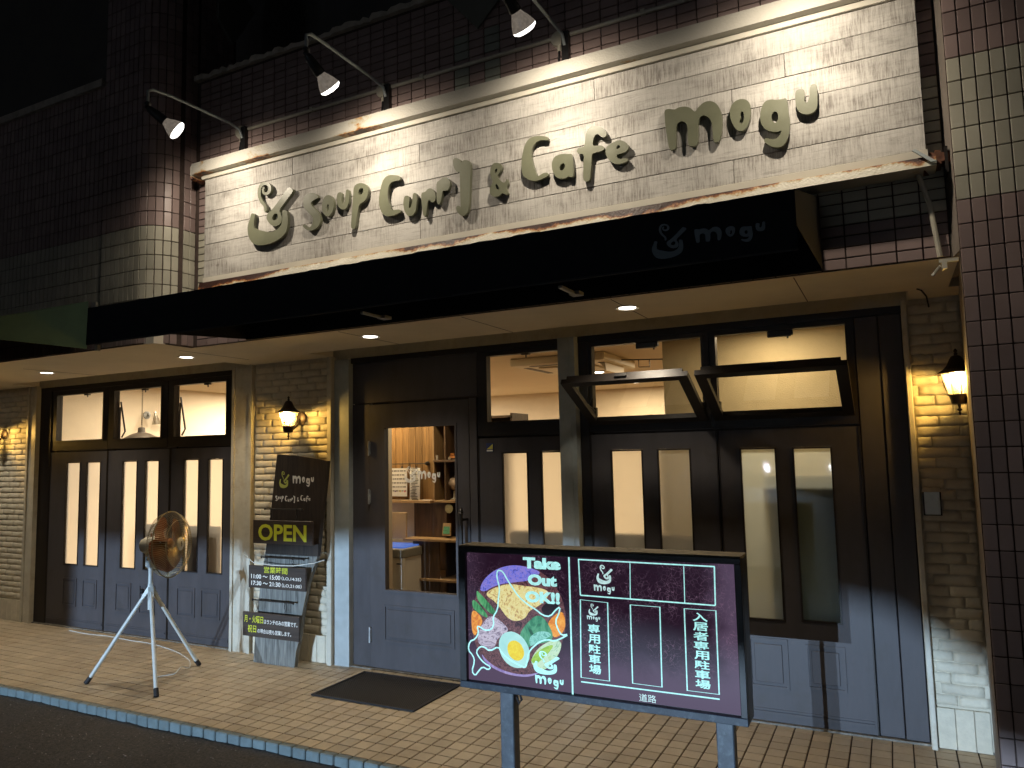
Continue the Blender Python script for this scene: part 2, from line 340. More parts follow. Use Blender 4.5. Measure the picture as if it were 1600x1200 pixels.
GLYPHS = [["bowl",[[-3.617,3.137],[-3.599,3.136],[-3.58,3.125],[-3.591,3.092],[-3.593,3.045],[-3.576,3.028],[-3.527,3.01],[-3.472,2.991],[-3.424,2.985],[-3.383,2.996],[-3.354,3.022],[-3.346,3.062],[-3.349,3.104],[-3.341,3.115],[-3.309,3.105],[-3.304,3.076],[-3.301,3.034],[-3.308,2.984],[-3.329,2.951],[-3.383,2.925],[-3.457,2.911],[-3.533,2.912],[-3.589,2.928],[-3.62,2.954],[-3.642,2.999],[-3.65,3.043],[-3.641,3.079],[-3.625,3.108]],[]],["spoon",[[-3.298,3.255],[-3.275,3.244],[-3.258,3.228],[-3.271,3.209],[-3.331,3.158],[-3.376,3.117],[-3.363,3.094],[-3.35,3.068],[-3.354,3.037],[-3.377,3.02],[-3.411,3.018],[-3.441,3.03],[-3.473,3.062],[-3.485,3.09],[-3.473,3.113],[-3.439,3.13],[-3.385,3.173],[-3.318,3.239]],[[[-3.422,3.096],[-3.436,3.079],[-3.43,3.063],[-3.414,3.057],[-3.395,3.062],[-3.384,3.077],[-3.391,3.097],[-3.409,3.104]]]],["steam",[[-3.491,3.122],[-3.501,3.128],[-3.504,3.162],[-3.537,3.194],[-3.557,3.23],[-3.563,3.268],[-3.555,3.304],[-3.535,3.325],[-3.503,3.328],[-3.471,3.317],[-3.448,3.294],[-3.442,3.265],[-3.454,3.243],[-3.481,3.234],[-3.509,3.242],[-3.523,3.259],[-3.526,3.28],[-3.517,3.293],[-3.502,3.296],[-3.501,3.286],[-3.508,3.277],[-3.504,3.261],[-3.487,3.254],[-3.471,3.264],[-3.468,3.282],[-3.479,3.299],[-3.502,3.308],[-3.521,3.303],[-3.532,3.289],[-3.536,3.263],[-3.529,3.228],[-3.509,3.197],[-3.483,3.167],[-3.478,3.136]],[]],["s",[[-3.057,3.153],[-3.05,3.142],[-3.088,3.136],[-3.111,3.124],[-3.114,3.11],[-3.095,3.089],[-3.056,3.054],[-3.036,3.019],[-3.037,2.981],[-3.062,2.953],[-3.101,2.943],[-3.135,2.948],[-3.165,2.966],[-3.181,2.989],[-3.165,2.994],[-3.148,2.976],[-3.126,2.965],[-3.107,2.974],[-3.094,3.0],[-3.097,3.026],[-3.133,3.062],[-3.166,3.093],[-3.176,3.126],[-3.176,3.156],[-3.159,3.179],[-3.127,3.186],[-3.089,3.179],[-3.067,3.167]],[]],["o",[[-2.981,3.147],[-2.953,3.137],[-2.935,3.108],[-2.93,3.072],[-2.941,3.035],[-2.966,3.011],[-2.991,3.013],[-3.015,3.037],[-3.026,3.074],[-3.021,3.114],[-3.006,3.138]],[[[-2.978,3.091],[-2.987,3.077],[-2.988,3.053],[-2.979,3.039],[-2.972,3.055],[-2.971,3.078]]]],["u",[[-2.9,3.147],[-2.872,3.144],[-2.869,3.123],[-2.874,3.093],[-2.869,3.07],[-2.855,3.067],[-2.847,3.088],[-2.842,3.131],[-2.835,3.155],[-2.818,3.15],[-2.814,3.131],[-2.815,3.087],[-2.823,3.054],[-2.843,3.033],[-2.869,3.034],[-2.896,3.057],[-2.91,3.089],[-2.91,3.124]],[]],["p",[[-2.778,3.164],[-2.748,3.176],[-2.712,3.171],[-2.679,3.151],[-2.67,3.12],[-2.677,3.082],[-2.701,3.057],[-2.737,3.047],[-2.749,3.012],[-2.758,2.964],[-2.767,2.907],[-2.783,2.9],[-2.803,2.913],[-2.797,2.971],[-2.788,3.048],[-2.784,3.116]],[[[-2.722,3.144],[-2.742,3.136],[-2.746,3.109],[-2.734,3.099],[-2.715,3.108],[-2.707,3.126],[-2.712,3.14]]]],["C",[[-2.52,3.183],[-2.486,3.177],[-2.447,3.164],[-2.438,3.148],[-2.447,3.136],[-2.486,3.14],[-2.512,3.134],[-2.526,3.107],[-2.532,3.07],[-2.527,3.031],[-2.514,2.99],[-2.507,2.97],[-2.482,2.968],[-2.443,2.964],[-2.437,2.949],[-2.466,2.939],[-2.505,2.934],[-2.545,2.94],[-2.573,2.962],[-2.59,2.999],[-2.596,3.043],[-2.586,3.099],[-2.572,3.145],[-2.551,3.175]],[]],["u",[[-2.412,3.037],[-2.39,3.037],[-2.379,3.024],[-2.382,2.986],[-2.384,2.963],[-2.373,2.959],[-2.362,2.983],[-2.356,3.024],[-2.353,3.044],[-2.331,3.041],[-2.326,3.014],[-2.33,2.968],[-2.338,2.932],[-2.36,2.912],[-2.388,2.914],[-2.41,2.939],[-2.42,2.974],[-2.421,3.012]],[]],["r",[[-2.298,3.037],[-2.272,3.034],[-2.25,3.053],[-2.223,3.047],[-2.205,3.02],[-2.199,2.987],[-2.21,2.966],[-2.23,2.967],[-2.24,2.985],[-2.253,2.982],[-2.26,2.946],[-2.265,2.896],[-2.284,2.895],[-2.291,2.933],[-2.296,2.981]],[]],["r",[[-2.194,3.078],[-2.175,3.084],[-2.153,3.098],[-2.127,3.096],[-2.11,3.076],[-2.104,3.047],[-2.118,3.018],[-2.139,3.019],[-2.152,3.024],[-2.16,2.993],[-2.171,2.95],[-2.187,2.945],[-2.195,2.972],[-2.194,3.027]],[]],["y",[[-2.084,3.186],[-2.068,3.195],[-2.039,3.181],[-2.032,3.166],[-2.036,3.151],[-2.022,3.169],[-2.001,3.169],[-1.973,3.154],[-1.971,3.104],[-1.977,3.033],[-1.98,2.961],[-1.986,2.899],[-1.997,2.865],[-2.023,2.853],[-2.048,2.865],[-2.068,2.895],[-2.068,2.918],[-2.05,2.919],[-2.037,2.903],[-2.04,2.935],[-2.04,3.026],[-2.041,3.108],[-2.054,3.107],[-2.074,3.129],[-2.084,3.158]],[]],["amp",[[-1.832,3.114],[-1.811,3.115],[-1.787,3.105],[-1.777,3.088],[-1.781,3.07],[-1.795,3.054],[-1.809,3.038],[-1.799,3.021],[-1.779,3.002],[-1.766,2.993],[-1.756,3.003],[-1.75,3.016],[-1.744,3.001],[-1.741,2.985],[-1.753,2.966],[-1.75,2.95],[-1.743,2.933],[-1.751,2.925],[-1.77,2.935],[-1.781,2.94],[-1.791,2.93],[-1.815,2.925],[-1.839,2.933],[-1.854,2.95],[-1.855,2.975],[-1.844,2.998],[-1.834,3.012],[-1.845,3.036],[-1.851,3.065],[-1.846,3.095]],[[[-1.812,3.082],[-1.821,3.075],[-1.822,3.061],[-1.814,3.057],[-1.807,3.068],[-1.806,3.078]],[[-1.814,2.999],[-1.821,2.988],[-1.818,2.975],[-1.804,2.962],[-1.796,2.967],[-1.802,2.981]]]],["C",[[-1.591,3.212],[-1.558,3.21],[-1.526,3.201],[-1.504,3.191],[-1.501,3.181],[-1.505,3.173],[-1.54,3.183],[-1.566,3.181],[-1.589,3.163],[-1.602,3.132],[-1.601,3.095],[-1.592,3.057],[-1.58,3.018],[-1.568,2.992],[-1.555,2.995],[-1.532,3.004],[-1.51,3.0],[-1.504,2.985],[-1.52,2.979],[-1.546,2.972],[-1.572,2.968],[-1.604,2.974],[-1.636,2.993],[-1.655,3.015],[-1.662,3.053],[-1.66,3.101],[-1.649,3.148],[-1.634,3.185],[-1.614,3.205]],[]],["a",[[-1.453,3.083],[-1.422,3.084],[-1.391,3.076],[-1.374,3.075],[-1.368,3.054],[-1.365,3.017],[-1.366,2.976],[-1.369,2.953],[-1.382,2.951],[-1.398,2.959],[-1.407,2.952],[-1.432,2.952],[-1.46,2.964],[-1.478,2.989],[-1.487,3.024],[-1.483,3.059],[-1.469,3.077]],[[[-1.423,3.034],[-1.436,3.029],[-1.443,3.015],[-1.44,3.0],[-1.425,2.994],[-1.415,3.008],[-1.412,3.024],[-1.417,3.033]]]],["f",[[-1.277,3.188],[-1.252,3.195],[-1.222,3.188],[-1.196,3.17],[-1.185,3.15],[-1.181,3.131],[-1.192,3.122],[-1.212,3.128],[-1.224,3.144],[-1.236,3.149],[-1.248,3.14],[-1.256,3.118],[-1.259,3.094],[-1.238,3.088],[-1.208,3.084],[-1.192,3.064],[-1.209,3.055],[-1.239,3.053],[-1.263,3.052],[-1.267,3.015],[-1.272,2.969],[-1.278,2.924],[-1.286,2.911],[-1.304,2.913],[-1.315,2.925],[-1.314,2.966],[-1.31,3.012],[-1.306,3.059],[-1.336,3.066],[-1.346,3.079],[-1.341,3.094],[-1.325,3.098],[-1.301,3.096],[-1.297,3.139],[-1.289,3.17]],[]],["e",[[-1.149,3.087],[-1.119,3.092],[-1.094,3.082],[-1.074,3.062],[-1.069,3.044],[-1.078,3.028],[-1.099,3.021],[-1.122,3.02],[-1.134,3.02],[-1.131,3.002],[-1.117,2.993],[-1.094,2.993],[-1.077,2.989],[-1.073,2.979],[-1.089,2.971],[-1.118,2.968],[-1.147,2.975],[-1.173,2.996],[-1.189,3.028],[-1.191,3.058],[-1.179,3.076]],[[[-1.123,3.068],[-1.132,3.06],[-1.134,3.049],[-1.124,3.047],[-1.114,3.053],[-1.115,3.064]]]],["m",[[-0.884,3.191],[-0.866,3.194],[-0.843,3.186],[-0.831,3.182],[-0.819,3.189],[-0.788,3.188],[-0.759,3.175],[-0.743,3.153],[-0.737,3.148],[-0.72,3.169],[-0.694,3.186],[-0.668,3.187],[-0.644,3.174],[-0.626,3.149],[-0.615,3.114],[-0.613,3.073],[-0.619,3.022],[-0.631,2.981],[-0.645,2.977],[-0.658,2.984],[-0.66,3.031],[-0.66,3.072],[-0.672,3.104],[-0.694,3.122],[-0.714,3.12],[-0.726,3.093],[-0.726,3.046],[-0.73,3.0],[-0.74,2.981],[-0.759,2.983],[-0.776,2.992],[-0.777,3.034],[-0.776,3.081],[-0.785,3.107],[-0.802,3.118],[-0.823,3.112],[-0.833,3.088],[-0.833,3.034],[-0.835,2.99],[-0.852,2.984],[-0.869,2.991],[-0.875,3.043],[-0.882,3.105],[-0.884,3.153]],[]],["o",[[-0.546,3.159],[-0.521,3.161],[-0.498,3.15],[-0.484,3.127],[-0.484,3.089],[-0.489,3.051],[-0.507,3.017],[-0.526,3.006],[-0.547,3.012],[-0.567,3.045],[-0.578,3.088],[-0.576,3.123],[-0.565,3.146]],[[[-0.524,3.103],[-0.531,3.089],[-0.528,3.071],[-0.538,3.053],[-0.53,3.042],[-0.522,3.044],[-0.514,3.065],[-0.515,3.091]]]],["g",[[-0.419,3.125],[-0.396,3.127],[-0.37,3.119],[-0.345,3.116],[-0.329,3.118],[-0.324,3.102],[-0.322,3.057],[-0.317,3.006],[-0.323,2.957],[-0.338,2.915],[-0.356,2.897],[-0.382,2.897],[-0.412,2.913],[-0.431,2.933],[-0.434,2.947],[-0.421,2.951],[-0.403,2.941],[-0.38,2.938],[-0.366,2.949],[-0.353,2.972],[-0.368,2.969],[-0.393,2.973],[-0.424,2.99],[-0.443,3.023],[-0.445,3.063],[-0.436,3.101]],[[[-0.376,3.067],[-0.391,3.062],[-0.396,3.041],[-0.391,3.02],[-0.379,3.011],[-0.368,3.023],[-0.366,3.053]]]],["u",[[-0.285,3.143],[-0.267,3.145],[-0.251,3.138],[-0.249,3.118],[-0.254,3.091],[-0.248,3.074],[-0.236,3.081],[-0.229,3.112],[-0.226,3.148],[-0.214,3.155],[-0.199,3.15],[-0.198,3.127],[-0.199,3.077],[-0.202,3.045],[-0.216,3.024],[-0.244,3.019],[-0.271,3.031],[-0.287,3.057],[-0.291,3.094],[-0.289,3.127]],[]]]
FOOD = {"rim":[[-1.743,0.919],[-1.723,0.966],[-1.676,1.007],[-1.623,1.033],[-1.557,1.046],[-1.485,1.039],[-1.421,1.02],[-1.457,0.997],[-1.486,0.979],[-1.551,0.969],[-1.618,0.959],[-1.678,0.939],[-1.708,0.918]],"chicken":[[-1.705,0.915],[-1.655,0.941],[-1.588,0.961],[-1.516,0.955],[-1.444,0.953],[-1.389,0.941],[-1.396,0.91],[-1.432,0.876],[-1.49,0.847],[-1.505,0.814],[-1.556,0.794],[-1.599,0.807],[-1.628,0.843],[-1.664,0.879],[-1.701,0.896]],"bean1":[[-1.758,0.921],[-1.743,0.913],[-1.65,0.829],[-1.666,0.811],[-1.71,0.837],[-1.755,0.879]],"bean2":[[-1.782,0.877],[-1.759,0.872],[-1.696,0.809],[-1.707,0.798],[-1.752,0.821],[-1.779,0.839]],"carrot1":[[-1.786,0.844],[-1.719,0.791],[-1.75,0.743],[-1.77,0.709],[-1.787,0.74]],"carrot2":[[-1.399,0.81],[-1.329,0.865],[-1.313,0.823],[-1.318,0.774],[-1.367,0.733],[-1.393,0.774]],"onion":[[-1.719,0.785],[-1.681,0.817],[-1.622,0.786],[-1.586,0.751],[-1.653,0.713],[-1.661,0.681],[-1.692,0.646],[-1.729,0.668],[-1.759,0.691],[-1.746,0.744]],"pepper":[[-1.547,0.729],[-1.506,0.789],[-1.448,0.837],[-1.406,0.816],[-1.367,0.745],[-1.402,0.717],[-1.465,0.705],[-1.501,0.683]],"shine":[[-1.493,0.728],[-1.464,0.752],[-1.436,0.764],[-1.394,0.764],[-1.38,0.75],[-1.408,0.735],[-1.437,0.714],[-1.465,0.705],[-1.487,0.691]],"cabbage":[[-1.489,0.629],[-1.452,0.688],[-1.381,0.732],[-1.333,0.73],[-1.341,0.686],[-1.37,0.647],[-1.398,0.613],[-1.44,0.59],[-1.468,0.606]],"leaf":[[-1.489,0.629],[-1.459,0.669],[-1.402,0.705],[-1.368,0.711],[-1.396,0.675],[-1.432,0.641],[-1.461,0.619]],"lowrim":[[-1.737,0.642],[-1.715,0.615],[-1.663,0.585],[-1.59,0.568],[-1.511,0.567],[-1.441,0.587],[-1.469,0.57],[-1.512,0.558],[-1.591,0.557],[-1.671,0.575],[-1.723,0.605]],"dark":[[-1.433,0.863],[-1.39,0.898],[-1.349,0.894],[-1.342,0.876],[-1.364,0.844],[-1.399,0.822],[-1.419,0.84]],"disc":[[-1.311,0.817],[-1.315,0.78],[-1.325,0.743],[-1.339,0.708],[-1.359,0.675],[-1.383,0.644],[-1.411,0.617],[-1.442,0.595],[-1.476,0.577],[-1.512,0.564],[-1.549,0.557],[-1.586,0.556],[-1.623,0.561],[-1.658,0.571],[-1.69,0.588],[-1.719,0.61],[-1.744,0.637],[-1.764,0.668],[-1.778,0.703],[-1.787,0.74],[-1.789,0.779],[-1.785,0.819],[-1.775,0.858],[-1.759,0.895],[-1.738,0.93],[-1.712,0.962],[-1.681,0.989],[-1.648,1.011],[-1.612,1.028],[-1.574,1.038],[-1.536,1.043],[-1.499,1.042],[-1.463,1.035],[-1.43,1.022],[-1.399,1.004],[-1.373,0.981],[-1.35,0.954],[-1.333,0.923],[-1.32,0.889],[-1.313,0.854]],"egg":[[-1.504,0.706],[-1.495,0.69],[-1.491,0.672],[-1.49,0.655],[-1.492,0.639],[-1.499,0.624],[-1.509,0.611],[-1.521,0.601],[-1.536,0.595],[-1.553,0.593],[-1.57,0.594],[-1.587,0.599],[-1.604,0.608],[-1.618,0.62],[-1.63,0.635],[-1.638,0.652],[-1.643,0.669],[-1.644,0.687],[-1.642,0.704],[-1.635,0.719],[-1.625,0.732],[-1.612,0.741],[-1.596,0.747],[-1.579,0.75],[-1.562,0.748],[-1.545,0.742],[-1.529,0.733],[-1.515,0.721]],"yolk":[[-1.524,0.686],[-1.519,0.676],[-1.517,0.664],[-1.518,0.653],[-1.522,0.643],[-1.528,0.635],[-1.537,0.629],[-1.547,0.625],[-1.558,0.625],[-1.568,0.627],[-1.579,0.633],[-1.588,0.64],[-1.595,0.65],[-1.599,0.661],[-1.601,0.672],[-1.6,0.684],[-1.596,0.694],[-1.59,0.702],[-1.581,0.708],[-1.571,0.711],[-1.56,0.712],[-1.55,0.709],[-1.539,0.704],[-1.53,0.696]]}
OUTLINE = [[-1.646,1.012],[-1.635,1.019],[-1.616,1.014],[-1.595,0.98],[-1.567,0.943],[-1.538,0.906],[-1.489,0.872],[-1.454,0.856],[-1.42,0.833],[-1.385,0.83],[-1.356,0.863],[-1.335,0.877],[-1.343,0.845],[-1.361,0.813],[-1.349,0.777],[-1.332,0.754],[-1.298,0.763],[-1.333,0.742],[-1.367,0.727],[-1.402,0.731],[-1.437,0.719],[-1.473,0.692],[-1.495,0.665],[-1.505,0.615],[-1.514,0.598],[-1.539,0.605],[-1.589,0.625],[-1.632,0.652],[-1.646,0.679],[-1.692,0.652],[-1.718,0.669],[-1.74,0.67],[-1.764,0.645],[-1.749,0.621],[-1.723,0.598],[-1.686,0.583],[-1.701,0.569],[-1.731,0.581],[-1.754,0.556],[-1.77,0.536],[-1.788,0.553],[-1.772,0.599],[-1.779,0.624],[-1.806,0.648],[-1.797,0.687],[-1.766,0.7],[-1.747,0.731],[-1.757,0.759],[-1.738,0.757],[-1.716,0.743],[-1.682,0.749],[-1.666,0.776],[-1.673,0.804],[-1.646,0.842],[-1.642,0.887],[-1.633,0.939],[-1.647,0.983]]
MAPLINES = [[[-1.288,1.092],[-1.288,0.502]],[[-1.245,1.084],[-0.659,1.081]],[[-1.243,1.084],[-1.239,0.932]],[[-1.239,0.932],[-0.664,0.929]],[[-0.661,1.081],[-0.664,0.929]],[[-1.011,1.079],[-1.015,0.933]],[[-0.784,1.077],[-0.786,0.931]],[[-1.24,0.913],[-1.116,0.909],[-1.119,0.586],[-1.247,0.587],[-1.24,0.913]],[[-1.016,0.907],[-0.89,0.907],[-0.894,0.588],[-1.018,0.589],[-1.016,0.907]],[[-0.789,0.908],[-0.663,0.909],[-0.665,0.587],[-0.791,0.587],[-0.789,0.908]],[[-1.248,0.569],[-0.664,0.569]]]
RECT = {"take": [-1.509, -1.331, 1.034, 1.08], "out": [-1.489, -1.35, 0.959, 1.008], "ok": [-1.505, -1.338, 0.889, 0.934], "lb_bowl": [-1.473, -1.344, 0.58, 0.68], "lb_mogu": [-1.467, -1.331, 0.521, 0.566], "m1_bowl": [-1.163, -1.088, 0.985, 1.066], "m1_mogu": [-1.176, -1.083, 0.943, 0.983], "m2_bowl": [-1.204, -1.157, 0.85, 0.9], "m2_mogu": [-1.212, -1.152, 0.824, 0.848], "sen": [-1.209, -1.153, 0.605, 0.815], "nyu": [-0.753, -0.699, 0.599, 0.898], "doro": [-0.991, -0.92, 0.521, 0.55], "aw_bowl": [-0.693, -0.57, 2.196, 2.318], "aw_mogu": [-0.549, -0.319, 2.226, 2.262], "bd_bowl": [-4.323, -4.22, 1.321, 1.45], "bd_mogu": [-4.188, -3.977, 1.331, 1.416], "bd_soup": [-4.36, -4.007, 1.208, 1.268], "dr_bowl": [-3.197, -3.072, 1.348, 1.472], "dr_mogu": [-3.096, -2.892, 1.371, 1.434], "open": [-4.462, -3.981, 0.928, 1.053], "e1": [-4.381, -4.158, 0.68, 0.739], "e2": [-4.516, -4.018, 0.634, 0.699], "e3": [-4.508, -4.011, 0.575, 0.647], "g1": [-4.58, -4.048, 0.3, 0.384], "g2": [-4.544, -4.104, 0.215, 0.309]}

# ------------------------------------------------------------------ palette
tile_pink = mat('pink_tile', (.305, .228, .215), .35, var=.10, scale=3, rnd=.17, bump=.15, bscale=160)
tile_cream = mat('cream_tile', (.455, .435, .355), .35, var=.10, scale=3, rnd=.13, bump=.15, bscale=160)
tile_green = mat('grey_green_tile', (.27, .29, .25), .4, var=.08, rnd=.06)
grout = mat('dark_grout', (.07, .048, .04), .9, var=.3, scale=20, bump=.4)
floor_tile = mat('buff_floor_tile', (.50, .425, .315), .48, var=.11, scale=5, rnd=.11, bump=.35, bscale=240, dirt=(.33, .25, .165), dscale=3.1)
floor_grout = mat('floor_grout', (.055, .038, .026), .9, var=.3, scale=20)
kerb_tile = mat('blue_grey_kerb_tile', (.165, .21, .22), .4, var=.2, scale=14, rnd=.08, bump=.3, dirt=(.16, .17, .16), dscale=20)
plaster = mat('weathered_plaster', (.52, .48, .42), .8, var=.18, scale=9, bump=.4, dirt=(.25, .2, .16), dscale=12)
soffit_m = mat('soffit_board', (.74, .68, .57), .75, var=.07, scale=3, bump=.12, bscale=90)
brick_m = mat('whitewashed_brick', (.62, .575, .46), .75, var=.10, scale=16, rnd=.06, bump=.55, bscale=85)
mortar_m = mat('painted_mortar', (.58, .535, .43), .85, var=.15, scale=16, bump=.5)
trim_m = mat('cream_painted_steel', (.56, .54, .46), .45, var=.12, scale=7, bump=.15, dirt=(.40, .34, .24), dscale=8)
post_m = mat('grey_painted_steel', (.40, .45, .46), .42, var=.14, scale=8, bump=.12)
door_m = mat('dark_stained_door', (.074, .070, .077), .48, var=.14, scale=9, bump=.12, bscale=60, spec=.25, stretch=(1, 1, .2), dirt=(.062, .057, .056), dscale=5)
frame_m = mat('dark_brown_frame', (.020, .016, .014), .45, spec=.3, var=.2, scale=8, bump=.15)
black_m = mat('black_iron', (.018, .017, .017), .4, var=.2, scale=20)
awning_m = mat('black_awning_canvas', (.0055, .006, .0075), .85, var=.2, scale=30, bump=.3, bscale=400)
awning_green = mat('green_awning_canvas', (.085, .15, .10), .85, var=.12, scale=12, bump=.2, bscale=300)
letter_m = mat('olive_letter_paint', (.150, .156, .105), .34, var=.10, scale=9, bump=.08)
plank_m = plank_mat()
asphalt = mat('asphalt', (.045, .040, .035), .85, var=.9, scale=70, bump=1.0, bscale=190, dirt=(.060, .05, .042), dscale=1.1)
steel_m = mat('galvanised_steel', (.32, .34, .35), .45, metal=.3, var=.25, scale=22, dirt=(.10, .11, .13), dscale=16)
post_paint = mat('chipped_slate_post', (.075, .088, .105), .45, var=.3, scale=22, dirt=(.16, .20, .21), dscale=26)
bluepaint = mat('chipped_navy_paint', (.020, .030, .045), .4, var=.3, scale=20, dirt=(.10, .12, .13), dscale=34)
white_metal = mat('white_enamel_tube', (.62, .66, .64), .3, var=.05, scale=20)
rubber = mat('black_rubber', (.015, .015, .018), .7, var=.2)
pvc = mat('cream_pvc', (.56, .53, .44), .45, var=.1, scale=20)
clear = glass('window_glass', (.97, .97, .96))
frost_warm = frosted('frosted_glass_warm', (.97, .97, .95), .78)
frost_cool = frosted('frosted_film', (.84, .96, 1.0), .34, .035, .045)
inner_wall = mat('cream_wallpaper', (.68, .60, .47), .8, var=.05, scale=5, bump=.35, bscale=150)
inner_wall_y = mat('textured_yellow_wallpaper', (.50, .415, .25), .8, var=.08, scale=5, bump=.7, bscale=110)
inner_ceiling = mat('inner_ceiling_board', (.68, .58, .42), .85, var=.03, scale=4)
inner_floor = wood('inner_floorboards', (.12, .07, .04), (.22, .14, .08), 6, 'X')
walnut = wood('walnut_board', (.060, .036, .020), (.13, .075, .040), 10)
oak = wood('oak_edge', (.30, .19, .09), (.42, .27, .13), 14)
plankwall = wood('stained_wall_plank', (.15, .085, .03), (.36, .205, .075), 9)
dark_wood = wood('dark_board', (.014, .010, .008), (.040, .028, .020), 10, rough=.55)
grey_wood = wood('grey_board', (.095, .095, .088), (.30, .30, .275), 13, rough=.8)
brown_board = wood('brown_sign_board', (.032, .023, .018), (.060, .044, .036), 12, 'X', rough=.5)
yellow_print = mat('yellow_green_print', (.66, .70, .05), .5, var=.05)
white_print = mat('white_print', (.86, .86, .82), .5, var=.05)
grey_print = mat('pale_blue_grey_print', (.30, .37, .42), .8, var=.1)
lime_print = mat('lime_print', (.48, .52, .12), .5, var=.05)
paper = mat('white_paper', (.75, .73, .68), .8, var=.03)
ink = mat('dark_ink', (.05, .05, .05), .8)

# ------------------------------------------------------------------ ground, pavement, kerb
tag(box('ground', -120, 120, -150, 60, -.5, -.066, asphalt, bevel=0, fix=True), kind='structure')
g = G()   # asphalt surface with a slightly uneven edge against the kerb
nx, ny = 150, 26
for j in range(ny + 1):
    for i in range(nx + 1):
        x = -9.5 + i * 11. / nx; y = -1.352 - (j / ny) ** 1.5 * 3.2
        z = -.050 + .0035 * math.sin(x * 3.1 + y) + random.uniform(-.002, .002) + (.006 * random.random() if j == 0 else 0)
        g.v.append((x, y, z))
for j in range(ny):
    for i in range(nx): a = j * (nx + 1) + i; g.f.append((a, a + nx + 1, a + nx + 2, a + 1))
g.obj('road', asphalt, kind='structure', smooth=True, fix=False)
PT = .096
pav = tag(box('pavement', -9.6, 1.2, -1.335, .10, -.4, -.006, floor_grout, bevel=0), kind='structure')
ORG[pav.name] = Vector((0, 0, 0))
sp = []
x = -9.5
while x < 1.1:
    y = -1.31 + PT / 2
    while y < 0.0:
        sp.append(((x + PT / 2, y, -.0035), (PT - .007, PT - .007, .011), floor_tile, 0.)); y += PT
    x += PT
pieces(pav, 'tile', sp, 290, .0018)
kerb = thing('tiled_kerb', (-4, -1.34, -.06), 'pale blue grey tiled kerb edging the raised shop pavement above the asphalt', 'kerb')
g = G().box(-9.6, 1.2, -1.345, -1.3365, -.30, -.010); g.obj('kerb_bed', floor_grout, kerb, fix=True)
sp = []; x = -9.5
while x < 1.1:
    sp.append(((x + PT / 2, -1.334, -.0290), (PT - .006, .044, .066), kerb_tile, 0.)); x += PT
pieces(kerb, 'tile', sp, 290, .006)

# gravel specks lying on the asphalt
g = G()
for k in range(2600):
    x = random.uniform(-7.5, -.5); y = random.uniform(-3.1, -1.40); s = random.uniform(.0015, .005) * (1 if random.random() < .9 else 1.6)
    g.add([(x - s, y, -.047), (x + s, y, -.047), (x, y + s, -.047), (x, y - s * .4, -.047 + s)], [(0, 1, 3), (1, 2, 3), (2, 0, 3), (0, 2, 1)])
g.obj('gravel_specks', mat('pale_grit', (.15, .13, .105), .9, var=.6, scale=60), kind='stuff')

# ------------------------------------------------------------------ soffit and fascia
SOF = 2.325
g = G()
g.box(-9.6, .30, -.94, -.27, SOF, SOF + .10)            # front strip of boards
g.box(-9.6, -7.62, -.27, .14, SOF, SOF + .10); g.box(-4.72, -3.84, -.27, .14, SOF, SOF + .10); g.box(.12, .36, -.27, .14, SOF, SOF + .10)
g.box(-9.6, .36, -.27, .14, SOF + .062, SOF + .14)       # recess ceiling
g.box(-9.6, -4.30, -1.235, -.94, SOF, SOF + .10)
sof = g.obj('soffit', soffit_m, kind='structure', fix=False)
ORG[sof.name] = Vector((0, 0, 0))
sp = []
for x in (-8.1, -6.3, -4.45, -3.02, -2.13, -1.24, -.355):   # board joints read as thin dark lines
    G().box(x - .0022, x + .0022, -.915, -.272, SOF - .0012, SOF + .001).obj('joint', grout, sof)
G().box(-9.6, .36, -.2698, -.266, SOF + .0, SOF + .06).obj('lip', post_m, sof)
for x0, x1 in ((-7.62, -4.72), (-3.84, .12)):
    G().box(x0, x1, .004, .14, SOF - .022, SOF + .06).obj('beam', trim_m, sof)

def band(z): return tile_cream if 2.545 < z < 3.13 else tile_pink
# fascia wall
fas = thing('fascia_wall', (-2, -.93, 2.33), 'flat pink tiled wall strip behind the wooden shop sign, tiles laid lengthways', 'wall')
G().box(-4.30, .272, -.945, -.60, SOF + .002, 4.235).obj('backing', grout, fas)
sp = []; zt = SOF + .027; r = 0
while zt < 4.22:
    x = .270 - .05
    while x > -4.27:
        vis = zt > 3.42 or x > -.30 or x < -3.6 or zt < 2.55
        if vis:
            m = band(zt)
            if any(abs(x - a) < .05 and abs(zt - b) < .075 for a, b in ((-2.08, 3.87), (-1.87, 3.87), (-2.08, 3.67), (-1.87, 3.67))): m = tile_green
            sp.append(((x, -.948, zt), (.094, .012, .0435), m, 0.))
        x -= .100
    zt += .0497
pieces(fas, 'tile', sp, 290, .0015)
g = G()   # crumbling ledge at the top of the fascia
xx = -4.27; top = []; 
while xx < .5: top.append((xx, random.uniform(-.005, .012))); xx += .035
for i in range(len(top) - 1):
    a, da = top[i]; b, db = top[i + 1]
    g.hexa([(a, -.97 - da, 4.236), (b, -.97 - db, 4.236), (b, -.60, 4.236), (a, -.60, 4.236), (a, -.975 - da, 4.262 + da), (b, -.975 - db, 4.262 + db), (b, -.60, 4.27), (a, -.60, 4.27)])
g.obj('ledge', plaster, fas, fix=False)

